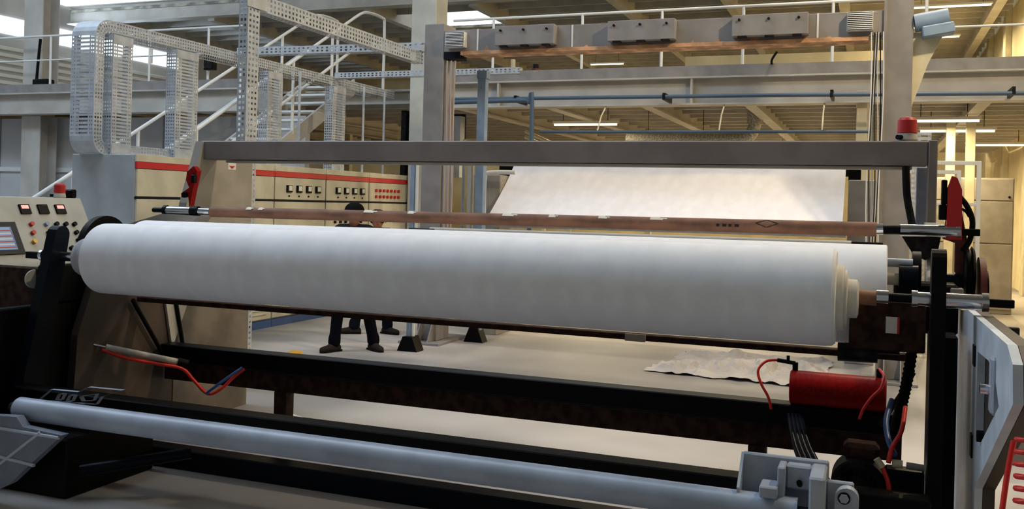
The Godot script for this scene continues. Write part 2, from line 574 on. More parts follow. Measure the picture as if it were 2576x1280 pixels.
func tube_lamp(x0: float, x1: float, y: float, z: float, above: float, label: String, e := 1.3) -> void:
	var t := thing("tube_lamp", label, "lamp", Vector3((x0 + x1) / 2, y, z), "warm white tube lamps")
	box_part("housing", Vector3(x0, y + 0.02, z - 0.03), Vector3(x1, y + 0.07, z + 0.03), "rail_paint", t, 0.005)
	rod_part("tube", Vector3(x0 + 0.03, y, z), Vector3(x1 - 0.03, y, z), 0.02, "tube_glow", t, -1.0, 10)
	for x in [x0 + 0.2, x1 - 0.2]:
		rod_part("hanger", Vector3(x, y + 0.07, z), Vector3(x, above, z), 0.006, "dark_steel", t, -1.0, 6)
	area("tube_light", Vector3((x0 + x1) / 2, y - 0.03, z), Vector3.DOWN, Vector2(x1 - x0, 0.05), WARM, e, t)

func lamps() -> void:
	tube_lamp(-5.60, -4.35, 3.22, -16.55, 3.68, "lit tube lamp under the mezzanine left of the silver duct", 13.0)
	tube_lamp(-9.2, -8.0, 6.55, -31.0, 7.05, "lit tube lamp under the upper floor beside the cream partition", 34.0)
	tube_lamp(0.70, 2.40, 6.55, -23.9, 7.05, "lit tube lamp at the top right corner under the upper floor", 34.0)
	tube_lamp(1.52, 2.05, 6.55, -28.0, 7.05, "short lit tube lamp above the mezzanine rail at the far right", 20.0)
	tube_lamp(0.45, 1.52, 3.22, -16.3, 3.68, "lit tube lamp under the mezzanine behind the red beacon, nearer of two", 8.0)
	tube_lamp(0.70, 1.95, 3.22, -18.3, 3.68, "lit tube lamp under the mezzanine behind the red beacon, farther of two", 8.0)
	tube_lamp(1.75, 2.95, 3.22, -22.0, 3.68, "lit tube lamp under the mezzanine close to the right wall", 9.0)
	for r in [[-6.2, -24.0], [-3.2, -24.0], [-0.4, -24.0], [-4.6, -27.0], [-1.4, -27.0]]:
		tube_lamp(r[0], r[0] + 1.25, 3.22, r[1], 3.68, "added tube lamp lighting the rear, unseen behind the cross beam", 15.0)  # added lamps out of view, put in to brighten the rear
	hall_lamp(Vector3(2.5, 7.0, -7.0), Vector3(-0.8, -1, -0.5), Color(1.0, 0.91, 0.76), 46.0, "bell shaped warm hall lamp hanging high at the right wall")
	hall_lamp(Vector3(0.6, 9.3, -13.0), Vector3(-0.35, -1, 0.0), Color(1.0, 0.95, 0.86), 46.0, "bell shaped warm hall lamp hanging above the gantry")

func hall_lamp(at: Vector3, towards: Vector3, c: Color, e: float, label: String) -> void:
	var t := thing("high_bay_lamp", label, "lamp", at)
	var st := sts()
	lathe(st, at, Vector3.UP, [Vector2(0.0, 0.30), Vector2(0.10, 0.26), Vector2(0.22, 0.12), Vector2(0.40, 0.10), Vector2(0.40, 0)], 20)
	part("shade", st, "galv", t)
	rod_part("stem", at + Vector3.UP * 0.4, Vector3(at.x, 10.5, at.z), 0.012, "dark_steel", t, -1.0, 6)
	st = sts()
	lathe(st, at + Vector3.UP * 0.02, Vector3.UP, [Vector2(0, 0), Vector2(0, 0.22), Vector2(0.03, 0.22), Vector2(0.03, 0)], 20)
	part("lens", st, "lamp_glow", t)
	area("bay_light", at - Vector3.UP * 0.01, towards, Vector2(0.4, 0.4), c, e, t)

# ------------------------------------------------------------------ gantry
func gantry() -> void:
	var t := thing("gantry_frame", "tall grey portal frame with rust edged box beam above the white web", "frame", Vector3(-2.5, 0, -10.5))
	var st := sts()
	bx(st, Vector3(-5.26, 0.03, -10.85), Vector3(-4.99, 3.94, -10.5), 0.008)
	part("column", st, "grey_paint", t)
	st = sts()
	bx(st, Vector3(0.06, 0.03, -10.85), Vector3(0.33, 6.2, -10.5), 0.008)
	bx(st, Vector3(0.045, 0.03, -10.52), Vector3(0.075, 6.2, -10.47))
	part("column", st, "grey_paint", t)
	for x in [-5.12, 0.2]:
		box_part("base_plate", Vector3(x - 0.3, 0, -11.2), Vector3(x + 0.25, 0.03, -10.3), "grey_paint", t)
		for s in [-0.08, 0.08]:
			st = sts()
			plate(st, [Vector2(0, 0), Vector2(0.18, 0), Vector2(0, 0.3)], [], Vector3(x + s, 0.03, -10.5), Vector3.BACK, Vector3.UP, Vector3.RIGHT, 0.012)
			part("gusset", st, "grey_paint", t)
	box_part("beam", Vector3(-4.99, 3.585, -10.75), Vector3(0.06, 3.85, -10.5), "grey_paint", t, 0.006)
	box_part("rust_angle", Vector3(-4.75, 3.535, -10.72), Vector3(-0.1, 3.583, -10.46), "rust", t, 0.004)
	for i in 11:
		# weld rust creeping up from the angle
		st = sts()
		var x := -4.42 + i * 0.40 + 0.09 * sin(i * 2.3)
		var w := 0.035 + 0.02 * sin(i * 4.1)
		var h := 0.07 + 0.045 * sin(i * 1.7)
		plate(st, [Vector2(-w, 0), Vector2(w, 0), Vector2(w * 0.6, h * 0.6), Vector2(w * 0.1, h), Vector2(-w * 0.5, h * 0.5)], [], Vector3(x, 3.583, -10.498), Vector3.RIGHT, Vector3.UP, Vector3.BACK, 0.003)
		part("rust_run", st, "rust", t)
	for r in [[-4.26, -3.52], [-2.88, -2.11], [-1.49, -0.70]]:
		var b := box_part("cover_box", Vector3(r[0], 3.615, -10.5), Vector3(r[1], 3.845, -10.36), "grey_paint", t, 0.006)
		for i in 3:
			rod_part("bolt", Vector3(lerpf(r[0], r[1], 0.1 + i * 0.39), 3.79, -10.36), Vector3(lerpf(r[0], r[1], 0.1 + i * 0.39), 3.79, -10.335), 0.014, "dark_steel", b, -1.0, 8)
		for i in 3:
			box_part("hinge", Vector3(lerpf(r[0], r[1], 0.08 + i * 0.36), 3.598, -10.42), Vector3(lerpf(r[0], r[1], 0.2 + i * 0.36), 3.613, -10.35), "dark_steel", b, 0.002)
	for x in [-3.35, -0.62, -4.55]:
		box_part("seam_strip", Vector3(x, 3.59, -10.5), Vector3(x + 0.02, 3.85, -10.492), "rail_paint", t, 0.0)
	for r in [[-4.93, -4.68, 3.625, 3.81], [-0.315, -0.06, 3.635, 3.83]]:
		var v := box_part("vent_frame", Vector3(r[0], r[2], -10.5), Vector3(r[1], r[3], -10.40), "rail_paint", t, 0.004)
		for i in 9:
			var y: float = r[2] + 0.012 + i * (r[3] - r[2] - 0.02) / 9.0
			var st5 := sts()
			quad(st5, Vector3(r[0] + 0.008, y, -10.385), Vector3(r[1] - 0.008, y, -10.385), Vector3(r[1] - 0.008, y + 0.012, -10.399), Vector3(r[0] + 0.008, y + 0.012, -10.399), Vector3(0, 0.75, 0.65))
			quad(st5, Vector3(r[0] + 0.008, y, -10.385), Vector3(r[1] - 0.008, y, -10.385), Vector3(r[1] - 0.008, y, -10.399), Vector3(r[0] + 0.008, y, -10.399), Vector3.DOWN)
			part("louvre", st5, "rail_paint", v)
		var st6 := sts()
		bx(st6, Vector3(r[0] + 0.006, r[2] + 0.006, -10.4), Vector3(r[1] - 0.006, r[3] - 0.006, -10.3985))
		part("louvre_back", st6, "seam", v)
	box_part("beam_bracket", Vector3(-4.99, 3.50, -10.72), Vector3(-4.78, 3.58, -10.5), "seam", t, 0.0)
	# blower duct with its chute on the right post
	t = thing("blower_duct", "blue grey blower duct end on the right gantry post", "duct", Vector3(0.45, 3.6, -10.6))
	rod_part("drum", Vector3(0.34, 3.71, -10.55), Vector3(0.66, 3.76, -10.55), 0.095, "blue_post", t, -1.0, 20)
	var xf := Transform3D(Basis(Vector3.BACK, 0.15), Vector3(0.55, 3.62, -10.5))
	st = sts()
	bx(st, Vector3(-0.14, -0.06, -0.1), Vector3(0.16, 0.05, 0.1), 0.01, xf)
	part("outlet_box", st, "blue_post", t)
	st = sts()
	plate(st, [Vector2(0.33, 3.62), Vector2(0.62, 3.60), Vector2(0.48, 3.30), Vector2(0.33, 2.85)], [], Vector3(0, 0, -10.68), Vector3.RIGHT, Vector3.UP, Vector3.BACK, 0.10)
	part("chute", st, "cream_steel", t)
	# cables tied down the posts
	for i in 8:
		st = sts()
		var x := -4.975 + i * 0.018
		var pts := []
		for j in 12:
			pts.append(Vector3(x + 0.006 * sin(j * 1.3 + i * 2.0), 3.48 - j * 0.29, -10.55 + 0.02 * (i % 3)))
		tube(st, pts, 0.0085, 6)
		single("cable", st, "cable_pink" if i % 3 else "rail_paint", "pale cable in the bundle running down the left gantry post", "cable", "cables on the left gantry post")
	for i in 7:
		st = sts()
		var pts := []
		for j in 12:
			pts.append(Vector3(-0.075 + i * 0.02 + 0.012 * sin(j * 0.9 + i), 3.62 - j * 0.31, -10.45 - 0.02 * (i % 3)))
		tube(st, pts, 0.007, 6)
		single("cable", st, "cable_dark" if i % 2 else "rail_paint", "thin cable hanging in the bundle along the right gantry post", "cable", "cables on the right gantry post")
	# stands beside the left post
	t = thing("cable_stand", "slim blue grey trunking stand on a black wedge foot left of the gantry post", "stand", Vector3(-5.02, 0, -9.85))
	box_part("trunking", Vector3(-5.07, 0.15, -9.9), Vector3(-5.02, 2.3, -9.84), "blue_post", t)
	box_part("conduit", Vector3(-5.005, 0.15, -9.88), Vector3(-4.975, 2.3, -9.85), "rail_paint", t)
	st = sts()
	plate(st, [Vector2(-0.13, 0), Vector2(0.13, 0), Vector2(0.06, 0.17), Vector2(-0.06, 0.17)], [], Vector3(-5.02, 0, -9.95), Vector3.RIGHT, Vector3.UP, Vector3.BACK, 0.18)
	part("foot", st, "black", t)
	t = thing("trunking_post", "tall blue grey box post with cap right of the left gantry post", "post", Vector3(-4.6, 0, -10.9))
	box_part("shaft", Vector3(-4.68, 0.1, -10.95), Vector3(-4.57, 3.3, -10.85), "blue_post", t)
	box_part("cap", Vector3(-4.69, 3.3, -10.96), Vector3(-4.555, 3.40, -10.84), "blue_post", t)
	st = sts()
	plate(st, [Vector2(-0.13, 0), Vector2(0.13, 0), Vector2(0.05, 0.2), Vector2(-0.05, 0.2)], [], Vector3(-4.64, 0, -10.98), Vector3.RIGHT, Vector3.UP, Vector3.BACK, 0.16)
	part("foot", st, "black", t)
	for i in 4:
		st = sts()
		var x: float = [-4.93, -4.84, -4.80, -4.73][i]
		cy(st, Vector3(x, 0.2, -11.05), Vector3(x, 2.55 - 0.12 * i, -11.05), [0.02, 0.03, 0.016, 0.012][i], -1.0, 10)
		single("conduit", st, ["galv", "rail_paint", "cream_steel", "rail_paint"][i], ["galvanised", "thick white", "cream", "thin white"][i] + " upright conduit between the gantry post and the blue post", "pipe")

# white web running over the rear rollers
func calender() -> void:
	var t := thing("calender_stand", "grey machine stand whose black roller carries the white web", "machine", Vector3(-2.5, 0, -12))
	for r in [[-5.0, -4.62], [-0.29, 0.03]]:
		box_part("side_housing", Vector3(r[0], 0, -12.5), Vector3(r[1], 2.12, -11.55), "plate_paint", t, 0.01)
	rod_part("roller", Vector3(-4.62, 2.22, -12.0), Vector3(-0.29, 2.24, -12.0), 0.07, "dark_steel", t)
	for r in [[-4.78, -4.62], [-0.30, -0.16]]:
		box_part("bearing", Vector3(r[0], 2.12, -12.06), Vector3(r[1], 2.27, -11.9), "black", t)
	rod_part("roller", Vector3(-4.62, 1.50, -11.12), Vector3(-0.29, 1.52, -11.12), 0.06, "galv", t)
	var st := sts()
	var prof := []
	for i in 9:
		var a := deg_to_rad(200.0 - i * 18.0)
		prof.append(Vector2(-12.0 + 0.075 * cos(a), 2.23 + 0.075 * sin(a)))
	for i in 17:
		var f := i / 16.0
		prof.append(Vector2(lerpf(-11.93, -11.10, f), lerpf(2.255, 1.60, f) - 0.03 * sin(PI * f)))
	prof.append(Vector2(-11.045, 1.52))
	var nx := 24
	for i in prof.size() - 1:
		for k in nx:
			var xa := lerpf(-4.58, -0.33, float(k) / nx)
			var xb := lerpf(-4.58, -0.33, (k + 1.0) / nx)
			var w := func(x: float, p: Vector2) -> Vector3: return Vector3(x, p.y + 0.006 * sin(x * 3.1 + p.y * 9.0), p.x)
			var d: Vector2 = prof[i + 1] - prof[i]
			var n := Vector3(0, d.x, -d.y).normalized()
			if n.z < 0 and n.y < 0:
				n = -n
			quad(st, w.call(xa, prof[i]), w.call(xb, prof[i]), w.call(xb, prof[i + 1]), w.call(xa, prof[i + 1]), n)
	single("fabric_web", st, "web", "broad white sheet of fabric sloping down from the rear roller", "fabric")
	t = thing("pipe_frame", "white bent pipe beside the left edge of the white web", "pipe", Vector3(-4.7, 0, -11.4))
	tube_part("pipe", smooth_path([Vector3(-4.78, 0.1, -11.4), Vector3(-4.78, 1.5, -11.4), Vector3(-4.78, 2.05, -11.4), Vector3(-4.72, 2.14, -11.4), Vector3(-4.35, 2.15, -11.4)]), 0.03, "rail_paint", t)
	# blue compressed air pipes under the mezzanine and the silver duct
	t = thing("air_pipe", "long dark blue pipe running just below the mezzanine edge beam", "pipe", Vector3(-1.5, 3.3, -13.5))
	tube_part("pipe", [Vector3(-6.3, 3.36, -13.5), Vector3(-1.0, 3.34, -13.5), Vector3(3.0, 3.30, -13.5)], 0.028, "blue_pipe", t)
	for x in [-5.2, -2.9, -0.6, 1.6]:
		box_part("clip", Vector3(x, 3.30, -13.98), Vector3(x + 0.04, 3.40, -13.47), "dark_steel", t, 0.0)
	t = thing("air_pipe", "lower dark blue pipe seen just above the grey cross beam", "pipe", Vector3(-2.5, 2.84, -13.6))
	tube_part("pipe", [Vector3(-4.8, 2.85, -13.6), Vector3(-0.1, 2.84, -13.6)], 0.024, "blue_pipe", t)
	for x in [-3.9, -2.1, -0.7]:
		tube_part("hanger", [Vector3(x, 2.85, -13.6), Vector3(x, 3.10, -13.8), Vector3(x, 3.30, -14.1)], 0.012, "cream_steel", t, 6)
	t = thing("air_pipe", "blue pipe with a rounded elbow turning down beside the gantry", "pipe", Vector3(-4.8, 0, -13.2))
	tube_part("pipe", smooth_path([Vector3(-6.1, 3.28, -13.2), Vector3(-5.0, 3.29, -13.2), Vector3(-4.86, 3.26, -13.2), Vector3(-4.80, 3.14, -13.2), Vector3(-4.80, 0.0, -13.2)]), 0.035, "blue_pipe", t)
	st = sts()
	t = thing("ventilation_duct", "silver foil ventilation duct with upright branch under the mezzanine", "duct", Vector3(-3, 3, -17))
	tube_part("duct", smooth_path([Vector3(-4.3, 2.98, -17.0), Vector3(-3.4, 2.98, -17.0), Vector3(-2.5, 2.98, -17.0), Vector3(-2.12, 3.02, -17.0), Vector3(-2.0, 3.25, -17.0), Vector3(-2.0, 3.49, -17.0)]), 0.11, "foil", t, 14)
	tube_part("collar", [Vector3(-2.0, 3.25, -17.0), Vector3(-2.0, 3.49, -17.0)], 0.14, "foil", t, 14)
	for x in [-3.9, -2.9]:
		rod_part("hanger", Vector3(x, 3.08, -17.0), Vector3(x, 3.68, -17.0), 0.006, "dark_steel", t, -1.0, 6)
	t = thing("cream_frame", "cream steel conveyor frame with sloping rails behind the blue post", "frame", Vector3(-5.5, 2, -15.5))
	for p in [[-5.75, 3.02, -5.05, 2.72], [-5.75, 2.92, -5.05, 2.62]]:
		rod_part("rail", Vector3(p[0], p[1], -15.5), Vector3(p[2], p[3], -15.5), 0.03, "cream_steel", t, -1.0, 8)
	for x in [-5.7, -5.42, -5.05, -4.95]:
		box_part("post", Vector3(x, 0, -15.6), Vector3(x + 0.06, 3.0 - (x + 5.7) * 0.42, -15.54), "cream_steel", t)
	box_part("crosspiece", Vector3(-5.5, 2.60, -15.62), Vector3(-4.2, 2.65, -15.5), "rail_paint", t)

# ------------------------------------------------------------------ cable trays
# a C section tray: outer sheet along the path, flanges turned inwards
func tray(st: SurfaceTool, pts: Array, inward: Array, across: Vector3, w: float, fl: float, pitch: float, cols: Array, fcols: Array) -> void:
	for i in pts.size() - 1:
		var a: Vector3 = pts[i]
		var b: Vector3 = pts[i + 1]
		var l := a.distance_to(b)
		var ia: Vector3 = inward[i]
		var ib: Vector3 = inward[i + 1]
		var rows := maxi(1, roundi(l / pitch))
		var h := across * (w * 0.5)
		if l > 0.12:
			pierced(st, a - h, a + h, b + h, b - h, -(ia + ib).normalized(), rows, 0.42, cols)
		else:
			quad(st, a - h, a + h, b + h, b - h, -(ia + ib).normalized())
		for s in [-1.0, 1.0]:
			var e: Vector3 = h * s
			pierced(st, a + e, a + e + ia * fl, b + e + ib * fl, b + e, across * s, rows, 0.5, fcols)

const LADDER := [[0.05, 0.09], [0.13, 0.17], [0.24, 0.76], [0.83, 0.87], [0.91, 0.95]]
const DOTS3 := [[0.12, 0.28], [0.42, 0.58], [0.72, 0.88]]
const DOTS2 := [[0.2, 0.42], [0.58, 0.8]]

func arc(pts: Array, inw: Array, c: Vector2, r: float, a0: float, a1: float, x: float) -> void:
	for i in 7:
		var a := deg_to_rad(lerpf(a0, a1, i / 6.0))
		pts.append(Vector3(x, c.y + r * sin(a), c.x + r * cos(a)))
		inw.append(Vector3(0, -sin(a), -cos(a)))

func cable_trays() -> void:
	var t := thing("cable_tray", "galvanised perforated cable tray looping up over the switch cabinets", "cable tray", Vector3(-8.1, 2.2, -8.0))
	var x := -8.20
	var pts := [Vector3(x, 2.17, -15.7), Vector3(x, 2.17, -9.9)]
	var inw := [Vector3.UP, Vector3.UP]
	pts = [Vector3(x, 2.17, -9.72)]
	inw = [Vector3.UP]
	arc(pts, inw, Vector2(-8.20, 2.37), 0.20, -90.0, 0.0, x)
	arc(pts, inw, Vector2(-8.20, 3.48), 0.20, 0.0, 90.0, x)
	pts.append(Vector3(x, 3.68, -14.9))
	inw.append(Vector3.DOWN)
	var st := sts()
	tray(st, pts, inw, Vector3.RIGHT, 0.34, 0.13, 0.045, LADDER, DOTS3)
	part("tray", st, "galv", t)
	for d in [[-8.20, -8.50], [-9.22, -9.62], [-11.08, -11.42], [-12.78, -13.15]]:
		st = sts()
		var zc: float = (d[0] + d[1]) / 2
		tray(st, [Vector3(-7.97, 3.52, zc), Vector3(-7.97, 2.19, zc)], [Vector3.LEFT, Vector3.LEFT], Vector3.BACK, d[0] - d[1], 0.15, 0.04, LADDER, [[0.1, 0.22], [0.32, 0.44], [0.56, 0.68], [0.78, 0.9]])
		for y in [2.19, 3.42]:
			quad(st, Vector3(-7.965, y, d[0]), Vector3(-7.965, y, d[1]), Vector3(-7.965, y + 0.1, d[1]), Vector3(-7.965, y + 0.1, d[0]), Vector3.RIGHT)
		part("drop_tray", st, "galv", t)
	t = thing("cable_tray", "upright galvanised cable tray with a level run leading to the gantry post", "cable tray", Vector3(-5.3, 0, -7.1))
	st = sts()
	tray(st, [Vector3(-5.30, 3.58, -7.13), Vector3(-5.30, 0.0, -7.13)], [Vector3.LEFT, Vector3.LEFT], Vector3.BACK, 0.17, 0.10, 0.05, DOTS3, DOTS2)
	part("upright", st, "galv", t)
	st = sts()
	tray(st, [Vector3(-5.30, 3.53, -7.1), Vector3(-5.30, 3.53, -10.55)], [Vector3.LEFT, Vector3.LEFT], Vector3.UP, 0.15, 0.12, 0.06, DOTS3, [[0.2, 0.4], [0.6, 0.8]])
	part("level_run", st, "galv", t)
	box_part("corner_plate", Vector3(-5.30, 3.46, -7.32), Vector3(-5.29, 3.64, -7.02), "galv", t)
	t = thing("cable_tray", "narrow galvanised cross tray from the cabinet run to the gantry post, nearer of two", "cable tray", Vector3(-6.5, 3.6, -10.5))
	st = sts()
	tray(st, [Vector3(-8.03, 3.69, -10.45), Vector3(-5.27, 3.66, -10.45)], [Vector3.FORWARD, Vector3.FORWARD], Vector3.UP, 0.10, 0.16, 0.07, DOTS2, [[0.2, 0.4], [0.6, 0.8]])
	part("tray", st, "galv", t)
	t = thing("cable_tray", "narrow galvanised cross tray from the cabinet run to the gantry post, farther of two", "cable tray", Vector3(-6.5, 3.6, -12.9))
	st = sts()
	tray(st, [Vector3(-8.03, 3.70, -12.9), Vector3(-4.9, 3.70, -12.9)], [Vector3.FORWARD, Vector3.FORWARD], Vector3.UP, 0.09, 0.16, 0.07, DOTS2, [[0.2, 0.4], [0.6, 0.8]])
	part("tray", st, "galv", t)
	t = thing("tray_hanger", "slim steel posts carrying the cable tray above the cabinets", "hanger", Vector3(-7.9, 2.2, -11.9))
	for z in [-11.75, -13.6, -14.3]:
		rod_part("post", Vector3(-7.9, 2.18, z), Vector3(-7.9, 3.6, z), 0.02, "galv", t, -1.0, 8)

# ------------------------------------------------------------------ switch cabinets
func cabinets() -> void:
	var zs := [-8.15, -9.42, -10.70, -11.97, -13.24, -14.51, -15.78]
	var lab := ["nearest the console with cool shade painted into its grey end panel", "with plain doors behind the left machine frame", "with four square meters, nearer of the two metered ones", "with four square meters, farther of the two metered ones", "with two rows of red indicator lamps", "at the far end beside the gantry post"]
	for i in 6:
		var z1: float = zs[i] - 0.004
		var z0: float = zs[i + 1] + 0.004
		var t := thing("switch_cabinet", "beige switch cabinet " + lab[i], "cabinet", Vector3(-8, 0, (z0 + z1) / 2), "row of beige switch cabinets")
		box_part("body", Vector3(-8.48, 0.1, z0), Vector3(-7.58, 2.18, z1), "cabinet_grey" if i == 0 else "cabinet", t, 0.006)  # first body greyed, cool shade on its end put into the colour
		box_part("plinth", Vector3(-8.46, 0.0, z0), Vector3(-7.55, 0.1, z1), "plinth_blue", t, 0.0)
		box_part("stripe", Vector3(-7.58, 2.03, z0), Vector3(-7.548, 2.10, z1), "red_stripe", t, 0.002)
		box_part("top_trim", Vector3(-7.58, 2.103, z0), Vector3(-7.552, 2.18, z1), "cabinet", t, 0.002)
		box_part("upper_door", Vector3(-7.58, 1.72, z0 + 0.01), Vector3(-7.55, 2.022, z1 - 0.01), "cabinet", t, 0.004)
		box_part("seam_strip", Vector3(-7.58, 1.695, z0), Vector3(-7.553, 1.715, z1), "seam", t, 0.0)
		var d := box_part("lower_door", Vector3(-7.58, 0.12, z0 + 0.01), Vector3(-7.55, 1.69, z1 - 0.01), "cabinet", t, 0.004)
		for k in 8:
			box_part("louvre", Vector3(-7.55, 0.18 + k * 0.055, z0 + 0.12), Vector3(-7.535, 0.205 + k * 0.055, z1 - 0.16), "cabinet", d, 0.004)
		box_part("handle", Vector3(-7.55, 1.05, z1 - 0.10), Vector3(-7.53, 1.2, z1 - 0.07), "dark_steel", d)
		if i == 2 or i == 3:
			for k in 4:
				var zc := lerpf(z1, z0, 0.26 + k * 0.19)
				var g := box_part("meter", Vector3(-7.55, 1.82, zc - 0.065), Vector3(-7.528, 1.92, zc + 0.065), "black", t, 0.004)
				box_part("dial", Vector3(-7.529, 1.845, zc - 0.05), Vector3(-7.5265, 1.912, zc + 0.03), "meter_face", g, 0.0)
			for k in 4:
				rod_part("button", Vector3(-7.55, 1.77, lerpf(z1, z0, 0.26 + k * 0.19)), Vector3(-7.535, 1.77, lerpf(z1, z0, 0.26 + k * 0.19)), 0.012, "dark_steel", t, -1.0, 8)
		if i >= 4:
			for r in 2:
				for k in (7 if i == 4 else 2):
					var zc := lerpf(z1, z0, 0.17 + k * 0.1)
					rod_part("indicator", Vector3(-7.55, 1.90 - r * 0.10, zc), Vector3(-7.52, 1.90 - r * 0.10, zc), 0.026, "red", t, -1.0, 10)
		if i >= 3:
			for k in 6:
				var zc := lerpf(z1, z0, 0.2 + k * 0.12)
				rod_part("switch", Vector3(-7.55, 1.40, zc), Vector3(-7.52, 1.40, zc), 0.02, "black", t, -1.0, 8)
	# open junction box with copper bars between the posts
	var t := thing("junction_box", "tall grey junction box showing a copper coloured bar above the cabinets", "box", Vector3(-7.2, 2.2, -15.9))
	box_part("back", Vector3(-8.1, 2.19, -15.75), Vector3(-7.0, 3.35, -15.7), "seam", t)
	box_part("side", Vector3(-8.15, 2.19, -15.7), Vector3(-8.05, 3.4, -15.4), "dark_steel", t)
	box_part("bar", Vector3(-7.72, 2.2, -15.68), Vector3(-7.58, 3.3, -15.6), "copper", t)
	box_part("cover", Vector3(-7.42, 2.19, -15.7), Vector3(-7.0, 3.3, -15.5), "cabinet_grey", t)

# ------------------------------------------------------------------ winder
func winder_frame() -> void:
	var t := thing("winding_machine", "grey winding machine frame with wide cross beam and slanting side plates", "machine frame", Vector3(-2.3, 0, -5.5))
	box_part("cross_beam", Vector3(-4.93, 2.03, -6.16), Vector3(0.284, 2.175, -6.0), "beam_paint", t, 0.006)
	box_part("beam_lip", Vector3(-4.7, 2.008, -6.13), Vector3(0.2, 2.026, -6.015), "plate_paint", t, 0.003)
	var st := sts()
	plate(st, [Vector2(-6.62, 2.03), Vector2(-6.16, 2.17), Vector2(-5.99, 2.17), Vector2(-5.82, 1.69), Vector2(-5.73, 1.0), Vector2(-6.62, 1.0)], [], Vector3(-4.97, 0, 0), Vector3.BACK, Vector3.UP, Vector3.RIGHT, 0.07)
	part("side_plate", st, "plate_paint", t)
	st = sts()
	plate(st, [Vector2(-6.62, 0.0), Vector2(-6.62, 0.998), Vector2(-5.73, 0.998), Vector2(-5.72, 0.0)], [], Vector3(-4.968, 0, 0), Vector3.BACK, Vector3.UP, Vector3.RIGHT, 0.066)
	part("shaded_lower_plate", st, "plate_in_shade", t)  # lower part of the side plate, its shade painted as taupe
	var sk := box_part("warning_sticker", Vector3(-4.90, 1.965, -6.40), Vector3(-4.898, 2.03, -6.30), "paper", t, 0.0)
	st = sts()
	plate(st, [Vector2(-6.39, 1.995), Vector2(-6.31, 1.995), Vector2(-6.35, 1.97)], [], Vector3(-4.898, 0, 0), Vector3.BACK, Vector3.UP, Vector3.RIGHT, 0.001)
	part("red_triangle", st, "red", sk)
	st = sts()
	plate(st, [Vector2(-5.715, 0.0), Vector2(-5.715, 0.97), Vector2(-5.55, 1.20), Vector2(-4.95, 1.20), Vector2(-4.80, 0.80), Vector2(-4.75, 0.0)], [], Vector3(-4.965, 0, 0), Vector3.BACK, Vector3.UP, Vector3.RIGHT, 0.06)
	part("shaded_front_plate", st, "shade_brown", t)  # front part of the side plate, its shadow painted as dark brown
	st = sts()
	plate(st, [Vector2(-5.85, 0.95), Vector2(-5.60, 0.95), Vector2(-5.68, 0.60)], [], Vector3(-4.90, 0, 0), Vector3.BACK, Vector3.UP, Vector3.RIGHT, 0.02)
	part("gusset", st, "steel_paint", t)
	for r in [[Vector3(-4.87, 1.0, -5.25), Vector3(-4.87, 0.6, -5.55)], [Vector3(-4.87, 1.0, -5.68), Vector3(-4.87, 0.62, -5.78)]]:
		rod_part("tie_rod", r[0], r[1], 0.016, "black", t, -1.0, 8)
	# right: cross beam upright, side plate with window
	box_part("upright", Vector3(0.286, 1.2, -6.14), Vector3(0.335, 2.18, -5.99), "beam_paint", t, 0.005)
	box_part("upright", Vector3(0.23, 1.62, -6.26), Vector3(0.30, 2.03, -6.17), "roller_grey", t, 0.005)
	st = sts()
	plate(st, [Vector2(-6.0, 1.70), Vector2(-5.85, 1.70), Vector2(-5.28, 1.30), Vector2(-5.45, 1.30)], [], Vector3(0.27, 0, 0), Vector3.BACK, Vector3.UP, Vector3.RIGHT, 0.07)
	part("brace", st, "plate_paint", t)
	st = sts()
	var rim := [Vector2(-5.76, 0.0), Vector2(-5.76, 1.22), Vector2(-4.9, 1.305), Vector2(-3.50, 1.325), Vector2(-3.36, 1.28), Vector2(-3.33, 1.16), Vector2(-4.40, 0.605), Vector2(-4.44, 0.0)]
	plate(st, rim, [[Vector2(-4.42, 1.175), Vector2(-4.02, 1.195), Vector2(-3.80, 1.165), Vector2(-3.68, 1.085), Vector2(-4.27, 0.81), Vector2(-4.42, 0.80)]], Vector3(0.42, 0, 0), Vector3.BACK, Vector3.UP, Vector3.RIGHT, 0.03)
	var sp := part("side_plate", st, "white_paint", t)
	st = sts()
	plate(st, rim, [], Vector3(0.452, 0, 0), Vector3.BACK, Vector3.UP, Vector3.RIGHT, 0.045)
	part("backing_plate", st, "shade_brown", sp)  # brown for the bare edges and for the shade inside the cutout
	for r in [[-4.52, 1.10, 1.19], [-4.55, 0.70, 0.80]]:
		box_part("slot_shade", Vector3(0.412, r[1], r[0] - 0.035), Vector3(0.42, r[2], r[0] + 0.035), "dark_steel", sp, 0.004)  # dark boxes painted for the shade inside two slots
	box_part("latch", Vector3(0.405, 1.03, -3.86), Vector3(0.44, 1.24, -3.78), "bracket_grey", sp, 0.01)
	rod_part("latch_bolt", Vector3(0.375, 1.115, -3.84), Vector3(0.44, 1.115, -3.84), 0.018, "chrome", sp)
	rod_part("pin", Vector3(0.405, 0.862, -4.22), Vector3(0.43, 0.862, -4.22), 0.024, "black", sp)
	st = sts()
	bx(st, Vector3(0.455, 1.12, -3.26), Vector3(0.56, 1.335, -3.20), 0.02)
	var bk := part("bearing_block", st, "beam_paint", t)
	for y in [1.18, 1.27]:
		rod_part("bolt", Vector3(0.495, y, -3.205), Vector3(0.495, y, -3.19), 0.014, "black", bk, -1.0, 10)
	# cross members below the roll
	box_part("trough_bar", Vector3(-4.88, 0.982, -5.38), Vector3(0.2, 1.016, -5.30), "rust_dark", t, 0.004)
	box_part("bar_clamp", Vector3(-1.32, 0.978, -5.295), Vector3(-1.20, 1.02, -5.285), "plate_paint", t, 0.002)
	box_part("lower_beam", Vector3(-4.88, 0.53, -5.68), Vector3(0.17, 0.65, -5.55), "black", t, 0.006)
